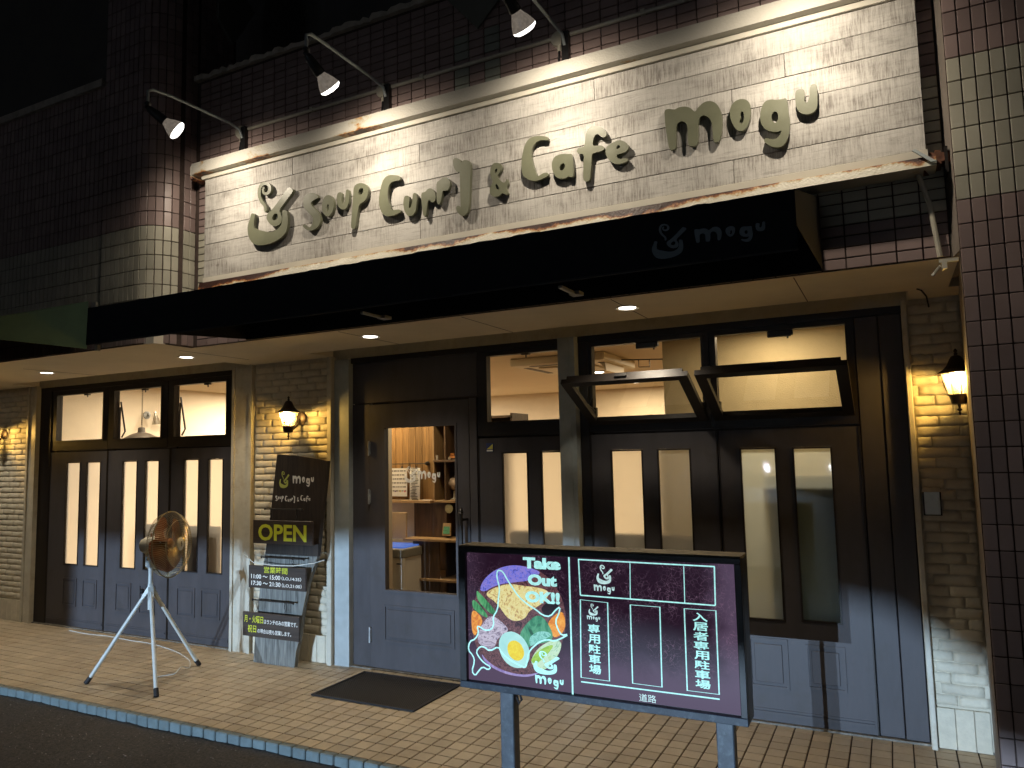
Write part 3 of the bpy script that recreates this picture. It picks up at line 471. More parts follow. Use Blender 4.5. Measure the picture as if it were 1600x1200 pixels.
# rounded corner pillar (left)
pil = thing('rounded_tiled_pillar', (-4.6, -1.2, 2.33), 'rounded corner pillar of upright tiles with a cream band, left of the wooden sign', 'pillar')
RC = .20; cx, cy = -4.475, -1.25 + RC
path = [(-4.84, -1.25, 0.)]
arcn = 12
outline = [(-4.84, -.6), (-4.84, -1.25)] + [(cx + RC * math.sin(a), cy - RC * math.cos(a)) for a in [math.pi / 2 * i / arcn for i in range(arcn + 1)]] + [(-4.275, -.6)]
g = G(); n = len(outline)
g.add([(a, b, SOF + .001) for a, b in outline] + [(a, b, 5.9) for a, b in outline], [tuple(range(n))[::-1], tuple(range(n, 2 * n))] + [(i, (i + 1) % n, n + (i + 1) % n, n + i) for i in range(n)])
g.obj('core', grout, pil)
cols = []
s = 0; x = -4.84 + .026
while x < cx - .02: cols.append((x, -1.252, 0.)); x += .0497
k = 0
while True:
    a = (.012 + .0497 * k) / RC
    if a > math.pi / 2 - .05: break
    cols.append((cx + (RC + .002) * math.sin(a), cy - (RC + .002) * math.cos(a), a)); k += 1
y = cy + .03
while y < -.93: cols.append((-4.2735, y, math.pi / 2)); y += .0497
y = -.93 + .03
sp = []
for (x, y, a) in cols:
    zt = SOF + .055
    while zt < 5.8: sp.append(((x, y, zt), (.0445, .012, .0955), band(zt), a)); zt += .1007
for yy in [-.9 + .05 * i for i in range(6)]:
    zt = SOF + .055 + .1007 * 19
    while zt < 5.8: sp.append(((-4.2735, yy, zt), (.0445, .012, .0955), tile_pink, math.pi / 2)); zt += .1007
pieces(pil, 'tile', sp, 290, .0015)

# wall running on to the left, hardly lit
lw = thing('dark_tiled_wall', (-6.5, -1.25, 2.33), 'unlit tiled wall running off to the left of the rounded pillar', 'wall')
G().box(-9.6, -4.845, -1.242, -.6, SOF + .001, 4.22).obj('backing', grout, lw)
sp = []; x = -4.875
while x > -9.5:
    zt = SOF + .055
    while zt < 4.2: sp.append(((x, -1.244, zt), (.0445, .012, .0955), band(zt), 0.)); zt += .1007
    x -= .0497
pieces(lw, 'tile', sp, 0, .0015)
G().box(-9.6, -4.86, -1.275, -.6, 4.222, 4.275).obj('ledge', plaster, lw)
dark_upper = mat('upper_storey_render', (.10, .095, .09), .85, var=.15, scale=3, bump=.2)
uw = thing('upper_storey_wall', (-3, .2, 4.2), 'dark set back wall of the upper storey above the tiled fascia', 'wall')
G().box(-14, 1.6, .2, .5, 4.2, 8.5).obj('render', dark_upper, uw)
G().box(-14, 1.6, -.6, .2, 4.0, 4.2).obj('deck', dark_upper, uw)
g = G()   # sloping flashing by the rounded pillar
g.add([(-4.262, -.80, 5.30), (-4.262, -.45, 5.02), (-4.262, -.66, 4.66), (-4.262, -.80, 4.80), (-4.235, -.80, 5.30), (-4.235, -.45, 5.02), (-4.235, -.66, 4.66), (-4.235, -.80, 4.80)],
      [(0, 1, 2, 3), (7, 6, 5, 4), (0, 4, 5, 1), (1, 5, 6, 2), (2, 6, 7, 3), (3, 7, 4, 0)])
fl = g.obj('metal_flashing', mat('dull_zinc', (.17, .165, .14), .6, var=.1)); tag(fl, 'grey pointed metal flashing on the side of the rounded pillar near the top edge', 'flashing')

# right pier
PR = thing('tiled_pier', (.7, -1.06, 0), 'square pier of upright tiles along the right edge, pink below and above a cream band', 'pillar')
g = G(); pl = [(.293, -1.056), (1.4, -1.056), (1.4, .2), (.362, .2), (.362, .0)]; n = len(pl)
g.add([(a, b, -.3) for a, b in pl] + [(a, b, SOF) for a, b in pl], [tuple(range(n))[::-1], tuple(range(n, 2 * n))] + [(i, (i + 1) % n, n + (i + 1) % n, n + i) for i in range(n)])
pl = [(.293, -1.056), (1.4, -1.056), (1.4, -.5), (.274, -.5), (.274, -.93)]; n = len(pl)
g.add([(a, b, SOF + .001) for a, b in pl] + [(a, b, 6.2) for a, b in pl], [tuple(range(n))[::-1], tuple(range(n, 2 * n))] + [(i, (i + 1) % n, n + (i + 1) % n, n + i) for i in range(n)])
g.obj('core', mat('dark_pier_render', (.24, .205, .175), .8, var=.2, scale=12, bump=.3), PR, fix=True)  # even render, darker than the ledge plaster
G().box(.2935, 1.4, -1.0585, -1.0562, -.2, 6.2).obj('grout_bed', grout, PR)
sp = []; x = .2945 + .025
while x < 1.3:
    zt = -.05
    while zt < 6.1: sp.append(((x, -1.060, zt + .035), (.0455, .012, .0950), band(zt + .035), 0.)); zt += .0998
    x += .0507
pieces(PR, 'tile', sp, 290, .0015)

# ------------------------------------------------------------------ brick walls
def brick_meshes(lx, hz, nv=5):
    out = []
    for v in range(nv):
        nxx, nzz = 6, 3; bm = bmesh.new(); front = []
        for j in range(nzz + 1):
            for i in range(nxx + 1):
                edge = i in (0, nxx) or j in (0, nzz)
                x = (i / nxx - .5) * lx + random.uniform(-.0035, .0035); z = (j / nzz - .5) * hz + random.uniform(-.0028, .0028)
                y = (-.0044 if edge else -.0080) + random.uniform(-.0014, .0014)
                front.append(bm.verts.new((x, y, z)))
        for j in range(nzz):
            for i in range(nxx): a = j * (nxx + 1) + i; bm.faces.new((front[a], front[a + 1], front[a + nxx + 2], front[a + nxx + 1]))
        ring = [i for i in range(nxx + 1)] + [j * (nxx + 1) + nxx for j in range(1, nzz + 1)] + [nzz * (nxx + 1) + i for i in range(nxx - 1, -1, -1)] + [j * (nxx + 1) for j in range(nzz - 1, 0, -1)]
        back = {}
        for i in ring: c = front[i].co; back[i] = bm.verts.new((c.x * 1.005, .010, c.z * 1.02))
        for k in range(len(ring)): a, b = ring[k], ring[(k + 1) % len(ring)]; bm.faces.new((front[a], back[a], back[b], front[b]))
        bmesh.ops.recalc_face_normals(bm, faces=bm.faces); me = bpy.data.meshes.new('brick'); bm.to_mesh(me); bm.free()
        for q in me.polygons: q.use_smooth = True
        me.materials.append(brick_m); out.append(me)
    return out
BM = brick_meshes(.186, .0505); BH = brick_meshes(.090, .0505, 3)
def brick_wall(x0, x1, label):
    t = thing('brick_wall', ((x0 + x1) / 2, 0, 0), label, 'wall', 'whitewashed brick walls between the glazed fronts')
    G().box(x0, x1, .003, .15, 0, SOF + .05).obj('mortar_bed', mortar_m, t)
    o0 = org(t); z = .245; row = 0
    while z < SOF - .01:
        x = x0 + .004 + (0 if row % 2 else -.097) + random.uniform(-.03, .03)
        while x < x1 - .02:
            a, b = max(x, x0 + .003), min(x + .188, x1 - .003); L = b - a
            if L > .022:
                me = random.choice(BM if L > .12 else BH); full = .186 if L > .12 else .090
                o = bpy.data.objects.new('brick', me); C.objects.link(o); o.parent = t
                o.location = Vector(((a + b) / 2, random.uniform(-.0015, .002), z + random.uniform(-.002, .002))) - o0
                o.scale = (L / full * (1 if random.random() < .5 else -1), 1, 1); o.rotation_euler = (0, random.uniform(-.012, .012), 0)
            x += .1915
        z += .0548; row += 1
    # smooth upright slabs at the foot
    x = x0 + .004; k = 0
    while x < x1 - .03:
        b = min(x + .083, x1 - .004); box('foot_slab', x, b - .003, -.012, .01, .004, .205, brick_m, t, .002); x = b
    return t
brick_wall(-4.655, -3.872, 'white brick wall behind the leaning menu board, with a lit lantern, left of the entrance')
brick_wall(.118, .362, 'narrow white brick wall with intercom plate and lantern beside the right tiled pier')
brick_wall(-9.5, -7.762, 'white brick wall at the left edge of the picture, beyond the left glazed front')

# ------------------------------------------------------------------ posts and trims
def trim(x0, x1, y0, y1, m, label, z1=SOF - .001, name='wall_post'):
    o = box(name, x0, x1, y0, y1, 0.0, z1, m, None, .004); tag(o, label, 'post'); return o
def channel_post(x0, x1, y, m, label):
    g = G().box(x0, x1, y, .06, 0, SOF - .001); g.box(x0 - .006, x0 + .022, y - .014, y - .001, 0, SOF - .001); g.box(x1 - .022, x1 + .004, y - .014, y - .001, 0, SOF - .001)
    o = g.obj('channel_post', m); tag(o, label, 'post')
channel_post(-7.745, -7.60, -.02, trim_m, 'cream steel post at the left end of the left glazed front')
channel_post(-4.885, -4.672, -.02, trim_m, 'wide cream steel post between the left glazed front and the brick wall')
trim(-3.866, -3.822, -.045, .06, trim_m, 'thin cream strip post on the right side of the menu board wall')
trim(.088, .116, -.05, .06, trim_m, 'thin cream strip post between the right glazed front and intercom wall')
g = G().box(-1.915, -1.80, -.055, .05, 0, SOF - .03); g.box(-1.885, -1.83, -.0595, -.0552, 0, SOF - .04)
tag(g.obj('grey_post', post_m), 'flat grey steel post standing between the two halves of the right glazing', 'post')
g = G().box(-3.812, -3.675, -.015, .05, 0, SOF - .03); tag(g.obj('door_jamb', post_m), 'grey steel jamb left of the entrance door', 'post')
G().box(-7.6, -4.885, .012, .10, 2.262, 2.303).obj('header', frame_m, kind='structure'); G().box(-3.675, -1.916, .012, .10, 2.262, 2.303).obj('header', frame_m, kind='structure'); G().box(-1.80, .088, .012, .10, 2.262, 2.303).obj('header', frame_m, kind='structure')
G().box(-7.6, .10, .02, .30, 2.304, 2.42).obj('lintel', frame_m, kind='structure')
G().box(-9.6, .4, -.004, .12, -.002, .012).obj('door_sill', mat('worn_sill', (.16, .15, .13), .8, var=.35, scale=30, bump=.5, dirt=(.4, .38, .33), dscale=25), kind='structure')

# ------------------------------------------------------------------ joinery
def leaf_geo(x0, x1, z0, z1, y0, y1, holes):
    g = G(); xs = sorted({x0, x1, *[h[0] for h in holes], *[h[1] for h in holes]}); zs = sorted({z0, z1, *[h[2] for h in holes], *[h[3] for h in holes]})
    for i in range(len(xs) - 1):
        run = None
        for j in range(len(zs) - 1):
            mx_, mz_ = (xs[i] + xs[i + 1]) / 2, (zs[j] + zs[j + 1]) / 2
            inside = any(h[0] < mx_ < h[1] and h[2] < mz_ < h[3] for h in holes)
            if not inside: run = (run[0] if run else zs[j], zs[j + 1])
            if (inside or j == len(zs) - 2) and run: g.box(xs[i], xs[i + 1], y0, y1, *run); run = None
    return g
def moulded_panel(t, x0, x1, z0, z1, y, m):
    w_ = .014
    g = G().box(x0, x1, y - .007, y - .0005, z1 - w_, z1).box(x0, x1, y - .007, y - .0005, z0, z0 + w_).box(x0, x0 + w_, y - .007, y - .0005, z0 + w_, z1 - w_).box(x1 - w_, x1, y - .007, y - .0005, z0 + w_, z1 - w_)
    g.obj('moulding', m, t)
    box('raised_panel', x0 + .032, x1 - .032, y - .006, y - .0005, z0 + .032, z1 - .032, m, t, .003)
def glazed_leaf(name, x0, x1, panes, panels, label, frost, group, y=.018, z0=.014, z1=1.655):
    t = thing(name, ((x0 + x1) / 2, y, 0), label, 'folding door', group)
    leaf_geo(x0, x1, z0, z1, y, y + .04, [(a, b, c, d) for a, b, c, d in panes]).obj('leaf', door_m, t, fix=False)
    for a, b, c, d in panes:
        pn = box('pane', a + .001, b - .001, y + .016, y + .020, c + .001, d - .001, clear, t, 0); pn.data.materials.append(frost)   # etched on the street side only
        for pf in pn.data.polygons:
            if pf.normal.y < -.5: pf.material_index = 1
        g = G(); q = .010
        g.box(a, b, y - .004, y + .012, d - q, d - .0005).box(a, b, y - .004, y + .012, c + .0005, c + q).box(a + .0005, a + q, y - .004, y + .012, c + q, d - q).box(b - q, b - .0005, y - .004, y + .012, c + q, d - q)
        g.obj('bead', frame_m, t, fix=False)
    for a, b, c, d in panels: moulded_panel(t, a, b, c, d, y, door_m)
    G().box(x0 + .0005, x0 + .007, y - .005, y - .0005, z0, z1).box(x1 - .007, x1 - .0005, y - .005, y - .0005, z0, z1).obj('meeting_strip', frame_m, t)
    g = G().box(x0 + .02, x1 - .02, y - .006, y - .0005, .052, .068).box(x0 + .02, x1 - .02, y - .004, y - .0005, .075, .083); g.obj('kick_rail', door_m, t)
    return t
def transom(x0, x1, px0, px1, pz0, pz1, label, y=.02, z0=1.67, z1=2.26, group='fixed upper windows of the shopfront'):
    t = thing('upper_window', ((x0 + x1) / 2, y, z0), label, 'window', group)
    leaf_geo(x0, x1, z0, z1, y, y + .05, [(px0, px1, pz0, pz1)]).obj('frame', frame_m, t, fix=False)
    q = .014; g = G(); a, b, c, d = px0, px1, pz0, pz1
    g.box(a, b, y - .008, y - .0005, d, d + q).box(a, b, y - .008, y - .0005, c - q, c).box(a - q, a, y - .008, y - .0005, c - q, d + q).box(b, b + q, y - .008, y - .0005, c - q, d + q)
    g.obj('bead', frame_m, t, fix=False)
    return t
def hw(t, x, z, y=.06):   # small latch on the top rail and a stay on the left side, seen against the light
    box('latch', x - .03, x + .03, y - .02, y + .012, z - .022, z + .012, black_m, t, .002); G().tube([(x, y, z - .02), (x, y, z - .04)], .006).obj('latch_pin', black_m, t)

GL_ = 'glazed folding doors of the left front'
glazed_leaf('folding_door', -7.42, -6.547, [(-7.163, -6.945, .582, 1.558), (-6.858, -6.642, .582, 1.558)], [(-7.16, -6.95, .20, .46), (-6.86, -6.65, .20, .46)], 'leftmost folding door with two evenly lit frosted strips, left of the fan', frost_warm, GL_)
glazed_leaf('folding_door', -6.541, -5.692, [(-6.335, -6.124, .585, 1.558), (-6.022, -5.83, .585, 1.558)], [(-6.385, -6.17, .20, .46), (-6.06, -5.85, .20, .46)], 'middle folding door of the left front, directly behind the fan head', frost_warm, GL_)
glazed_leaf('folding_door', -5.686, -4.935, [(-5.518, -5.325, .595, 1.56), (-5.22, -5.033, .595, 1.56)], [(-5.575, -5.35, .22, .468), (-5.28, -5.05, .225, .468)], 'right folding door of the left front, next to the wide cream post', frost_warm, GL_)
for a, b in ((-7.60, -7.424), (-4.931, -4.885)): tag(box('frame_stile', a, b, .012, .07, .012, 2.262, frame_m, None, .002), kind='structure')
tw = []
for (x0, x1, a, b, c, d, lb) in ((-7.42, -6.56, -7.335, -6.632, 1.768, 2.214, 'left upper window of the left front, plain peach wall behind it'),
                                (-6.555, -5.74, -6.468, -5.824, 1.765, 2.214, 'middle upper window of the left front showing the pendant lamp'),
                                (-5.735, -4.935, -5.652, -5.01, 1.760, 2.214, 'right upper window of the left front, above the door nearest the brick wall')):
    t = transom(x0, x1, a, b, c, d, lb); box('pane', a, b, .040, .044, c, d, clear, t, 0); hw(t, (a + b) / 2 + .05, d + .008)
    if x0 > -7: G().tube([(a + .01, .075, d - .1), (a + .045, .10, c + .07), (a + .03, .075, c + .01)], .008).tube([(a + .012, .07, d - .15), (a + .01, .07, c)], .007).obj('stay', black_m, t)
g = G()   # dark strips added behind the joints to stop room light leaking out
for x in (-7.422, -6.544, -5.689, -4.933, -1.926, -1.733, -.925, -.150, -.0275, .085, -3.508, -3.673, -2.635, -2.569): g.box(x - .012, x + .012, .074, .085, .012, 1.70)
for x in (-7.422, -6.558, -5.738, -4.933, -2.569, -1.92, -1.733, -.953, -.15, -.0275, .085, -3.673): g.box(x - .014, x + .014, .074, .085, 1.70, 2.262)
g.box(-3.672, -2.57, .0855, .095, 1.925, 1.96)
for a, b in ((-7.58, -4.89), (-2.56, -1.915), (-1.80, .085)): g.box(a, b, .0855, .095, 1.645, 1.685); g.box(a, b, .0855, .095, 2.245, 2.275); g.box(a, b, .0855, .095, .012, .03)
g.obj('light_stop_strips', frame_m, kind='structure', fix=False)
# entrance side panel, header panel
tag(box('side_panel', -3.672, -3.512, .03, .07, .012, 1.945, door_m, None, .003), 'narrow dark fixed panel left of the entrance door', 'panel')
tag(box('overdoor_panel', -3.672, -2.572, .03, .07, 1.952, 2.26, door_m, None, .003), 'plain dark wooden panel above the entrance door', 'panel')
tag(box('door_post', -2.632, -2.572, .012, .075, .012, 1.945, door_m, None, .003), 'narrow dark post right of the entrance door', 'post')
# entrance door
ed = thing('entrance_door', (-3.07, .02, 0), 'dark entrance door with one tall clear pane showing a wooden shelf unit', 'door')
gx0, gx1, gz0, gz1 = -3.360, -2.752, .578, 1.755
leaf_geo(-3.502, -2.638, .016, 1.935, .015, .058, [(gx0, gx1, gz0, gz1)]).obj('leaf', door_m, ed, fix=False)
box('pane', gx0, gx1, .034, .038, gz0, gz1, clear, ed, 0)
q = .016; y = .015
G().box(gx0 - q, gx1 + q, y - .007, y - .0005, gz1, gz1 + q).box(gx0 - q, gx1 + q, y - .007, y - .0005, gz0 - q, gz0).box(gx0 - q, gx0, y - .007, y - .0005, gz0, gz1).box(gx1, gx1 + q, y - .007, y - .0005, gz0, gz1).obj('bead', door_m, ed, fix=False)
moulded_panel(ed, -3.375, -2.775, .208, .470, .015, door_m)
for z in (1.61, 1.25, .245):
    G().tube([(-3.500, .004, z - .055), (-3.500, .004, z + .055)], .008).box(-3.509, -3.491, .006, .0145, z - .045, z + .045).obj('hinge', steel_m, ed)
h = G().tube([(-2.675, -.045, .80), (-2.675, -.045, 1.14)], [.012, .012], 10); h.lathe((-2.675, -.045, 1.14), (0, 0, 1), [(.012, 0), (.02, .005), (.011, .014), (.015, .024), (.006, .036), (.001, .05)], 10)
h.tube([(-2.675, -.045, 1.10), (-2.66, .0, 1.10), (-2.66, .014, 1.10)], .009); h.tube([(-2.675, -.045, .82), (-2.66, .0, .82), (-2.66, .014, .82)], .009)
h.obj('handle', black_m, ed, smooth=True)
# middle bay
glazed_leaf('folding_door', -2.565, -1.92, [(-2.382, -2.182, .585, 1.558), (-2.09, -1.925, .585, 1.558)], [(-2.39, -2.17, .20, .46), (-2.10, -1.93, .20, .46)], 'narrow folding door between the entrance door and the grey post', frost_warm, 'glazed folding doors of the right front')
t = transom(-2.565, -1.92, -2.485, -1.93, 1.768, 2.226, 'upper window between the entrance and the grey post, cassette air conditioner behind'); box('pane', -2.485, -1.93, .040, .044, 1.768, 2.226, clear, t, 0); hw(t, -2.20, 2.24)
t = thing('door_sticker', (-2.47, .012, 1.59), 'small square blue and yellow sticker at the top corner of the narrow folding door', 'sticker')
G().box(-2.499, -2.443, .0135, .0165, 1.560, 1.622).obj('backing', mat('sticker_blue', (.03, .05, .16), .4), t)
G().poly([(-2.495, 1.580), (-2.447, 1.580), (-2.447, 1.616)], [], lambda a, b, d: (a, .0125 + d, b), 0).obj('yellow_corner', mat('sticker_yellow', (.65, .6, .12), .4), t, fix=False)
G().box(-2.495, -2.447, .0122, .0130, 1.565, 1.575).obj('white_strip', white_print, t)
# right bay
tag(box('frame_stile', -1.798, -1.735, .012, .07, .012, 2.262, frame_m, None, .002), kind='structure')
glazed_leaf('folding_door', -1.732, -.928, [(-1.60, -1.387, .575, 1.556), (-1.298, -1.088, .575, 1.556)], [(-1.60, -1.39, .20, .46), (-1.30, -1.09, .20, .46)], 'folding door with two warm frosted strips right of the grey post', frost_warm, 'glazed folding doors of the right front')
glazed_leaf('folding_door', -.922, -.152, [(-.802, -.595, .567, 1.550), (-.510, -.298, .575, 1.548)], [(-.805, -.59, .195, .47), (-.50, -.295, .215, .455)], 'rightmost folding door with cool grey frosted strips and a shelf shadow behind', frost_cool, 'glazed folding doors of the right front')
tag(box('end_panel', -.147, -.030, .02, .06, .014, 2.26, door_m, None, .003), 'plain dark panel right of the rightmost folding door', 'panel')
tag(box('end_panel', -.025, .083, .012, .06, .014, 2.26, door_m, None, .003), 'last plain dark panel, against the thin cream strip post', 'panel')
for (x0, x1, a, b, lb) in ((-1.732, -.955, -1.705, -1.0, 'open upper window frame right of the grey post'), (-.95, -.152, -.912, -.195, 'open upper window frame next to the plain end panels')):
    t = transom(x0, x1, a, b, 1.752, 2.228, lb, group='upper windows of the right front'); hw(t, (a + b) / 2 + .05, 2.222)
    box('lock_block', (a + b) / 2 - .06, (a + b) / 2 + .07, .03, .062, 2.192, 2.228, black_m, t, .003)
    o = bpy.data.objects.new('open_sash', None); C.objects.link(o); o.parent = t; o.location = Vector(((x0 + x1) / 2, .012, 1.742)) - org(t); ORG[o.name] = Vector((0, 0, 0)); hx = (b - a) / 2 + .022
    leaf_geo(-hx, hx, 0, .535, -.03, .0, [(-hx + .058, hx - .058, .055, .490)]).obj('frame', frame_m, o, fix=False)
    box('pane', -hx + .056, hx - .056, -.017, -.013, .053, .492, clear, o, 0)
    box('top_rail_cap', -hx + .03, hx - .03, -.002, .022, .505, .533, frame_m, o, .002); box('catch', -.04, .03, -.012, .006, .536, .548, black_m, o, .002)
    o.rotation_euler = (R(64), 0, 0)
    for sx in (-1, 1):
        st = G().tube([((x0 + x1) / 2 + sx * (hx - .03), .03, 1.80), ((x0 + x1) / 2 + sx * (hx - .03), -.20, 1.862)], .006, 6).box((x0 + x1) / 2 + sx * (hx - .03) - .008, (x0 + x1) / 2 + sx * (hx - .03) + .008, .0, .03, 1.772, 1.83)
        st.obj('stay', black_m, t)

# ------------------------------------------------------------------ hand-drawn lettering
LOGO, SOUP, MOGU = [0, 1, 2], list(range(3, 17)), list(range(17, 21))
def glyph_box(idx):
    P_ = [q for i in idx for q in GLYPHS[i][1]]; return min(a for a, b in P_), max(a for a, b in P_), min(b for a, b in P_), max(b for a, b in P_)
def print_glyphs(parent, idx, rect, to3, m, name='printed_logo', shear=0.):
    x0, x1, z0, z1 = glyph_box(idx); a0, a1, b0, b1 = rect; g = G()
    f = lambda q: (a0 + (q[0] - x0) / (x1 - x0) * (a1 - a0), b0 + (q[1] - z0) / (z1 - z0) * (b1 - b0))
    for i in idx:
        n, o, hs = GLYPHS[i]; g.poly([f(q) for q in smooth_loop(o)], [[f(q) for q in smooth_loop(h)] for h in hs], to3, 0)
    return g.obj(name, m, parent, fix=False)
def facing(Y): return lambda a, b, d: (a, Y + d, b)

# ------------------------------------------------------------------ the wooden shop sign
sign = thing('shop_sign', (-1.95, -1.03, 2.7), 'long whitewashed wooden sign reading Soup Curry & Cafe mogu in a rusty frame', 'sign')
zs = [3.457 - i * .11367 for i in range(7)]
joints = {0: [-3.293, -1.25], 1: [-2.327, -.33], 2: [-.570, -3.66], 3: [-2.75, -1.12], 4: [-3.297, -1.6], 5: [-2.325, -.578]}
SX0, SX1 = -4.080, .205
for r in range(6):
    xs = [SX0] + sorted(joints[r]) + [SX1]
    for a, b in zip(xs[:-1], xs[1:]):
        dy = random.uniform(0, .0025)
        box('plank', a + .0012, b - .0012, -1.030 - dy, -1.006, zs[r + 1] + .0014, zs[r] - .0014, plank_m, sign, .0012)
box('back_frame', SX0 + .002, SX1 - .002, -1.005, -.935, 2.70, 3.56, frame_m, sign, 0)
cap_m = rust_paint('peeling_cream_cap', (.47, .45, .40), [(-3.55, .35, .8), (-2.72, .30, .95), (-1.05, .12, .4), (-4.05, .15, .9)], 3.50, 3.47)
low_m = rust_paint('peeling_cream_channel', (.58, .55, .46), [(-4.0, .28, 1.5), (-3.6, .35, 1.2), (-2.35, .14, .8), (-2.1, .22, 1.0), (-1.55, .30, .9), (-1.02, .42, 1.35), (-.55, .2, .5), (.17, .09, .9)], 2.69, 2.732)
g = G()   # cap: sloping weather face over a recessed groove
xs = [SX0 - .07 + i * (SX1 + .05 - SX0 + .07) / 90 for i in range(91)]
for a, b in zip(xs[:-1], xs[1:]):
    g.hexa([(a, -1.092, 3.487), (b, -1.092, 3.487), (b, -.94, 3.487), (a, -.94, 3.487), (a, -1.086, 3.568), (b, -1.086, 3.568), (b, -.94, 3.585), (a, -.94, 3.585)])
g.obj('cap', cap_m, sign, fix=False)
box('cap_band', SX0 - .02, SX1 + .01, -1.045, -1.006, 3.459, 3.486, mat('cream_band_paint', (.58, .55, .47), .5, var=.06), sign, .001)
box('cap_end', SX0 - .088, SX0 - .071, -1.088, -.945, 3.458, 3.56, cap_m, sign, .012)
box('bottom_band', SX0 + .0, SX1 + .005, -1.040, -1.006, 2.733, 2.773, bpy.data.materials['cream_band_paint'], sign, .001)
g = G(); xs = [SX0 + i * (SX1 + .03 - SX0) / 110 for i in range(111)]; w0 = 0.
for i, (a, b) in enumerate(zip(xs[:-1], xs[1:])):
    w1 = (random.uniform(-.006, .004) if (i + 1) % 2 and i < 90 else w0 * .5)
    g.hexa([(a, -1.078 - w0 * .4, 2.688 + w0), (b, -1.078 - w1 * .4, 2.688 + w1), (b, -.94, 2.688), (a, -.94, 2.688), (a, -1.066, 2.7325), (b, -1.066, 2.7325), (b, -1.0, 2.7325), (a, -1.0, 2.7325)]); w0 = w1
g.obj('bottom_channel', low_m, sign, fix=False)
for i, (n, o, hs) in enumerate(GLYPHS):
    for it in range(1): o = smooth_loop(o); hs = [smooth_loop(h) for h in hs]
    nm = {'bowl': 'bowl_emblem', 'spoon': 'spoon_emblem', 'steam': 'steam_emblem'}.get(n, 'letter')
    G().poly(o, hs, lambda a, b, d: (a, -1.060 + d, b), .022).obj(nm, letter_m, sign, fix=True)
    x = sum(q[0] for q in o) / len(o); z = sum(q[1] for q in o) / len(o)
rusty = mat('flaking_rust', (.12, .045, .022), .9, var=.6, scale=30, bump=1., bscale=60)
t = thing('rusted_bracket', (.24, -1.0, 2.70), 'rusted through steel bracket at the lower right corner of the wooden sign', 'bracket')
g = G()
for k in range(5):
    x = .19 + .022 * k; zt_ = 2.765 + random.uniform(-.012, .006); zb = 2.70 + random.uniform(-.015, .02)
    g.hexa([(x, -1.03, zb), (x + .022, -1.03, zb + .004), (x + .022, -.94, zb), (x, -.94, zb), (x, -1.025, zt_), (x + .022, -1.025, zt_ - .004), (x + .022, -.94, zt_), (x, -.94, zt_)])
g.obj('flaked_plate', rusty, t, fix=False)
G().box(.268, .280, -1.035, -.94, 2.665, 2.775).obj('upright_flange', frame_m, t)
t = tag(G().hexa([(.150, -1.08, 2.765), (.162, -1.08, 2.768), (.162, -1.07, 2.768), (.150, -1.07, 2.765), (.215, -1.09, 2.70), (.235, -1.09, 2.70), (.235, -1.08, 2.70), (.215, -1.08, 2.70)]).obj('metal_strip', post_m), 'bent grey metal strip across the lower right corner of the wooden sign', 'bracket')
t = thing('hanging_pipe', (.22, -.975, 2.33), 'thin whitish pipe hanging down the pink tiles under the right end of the wooden sign', 'pipe')
G().tube([(.170, -.985, 2.69), (.205, -.985, 2.55), (.228, -.985, 2.325)], .0105, 8).obj('pipe', pvc, t, smooth=True)
G().box(.222, .292, -.995, -.975, 2.298, 2.312).box(.232, .25, -1.0, -.96, 2.27, 2.31).tube([(.225, -.99, 2.285), (.205, -.97, 2.262), (.195, -.97, 2.25)], .006).obj('end_bracket', trim_m, t)
t = tag(G().tube([(.16, -.32, 2.322), (.18, -.30, 2.316), (.205, -.2, 2.30), (.215, -.14, 2.255)], .004, 6).obj('loose_cable', rubber), 'short loose black cable sticking out of the soffit above the intercom wall', 'cable')

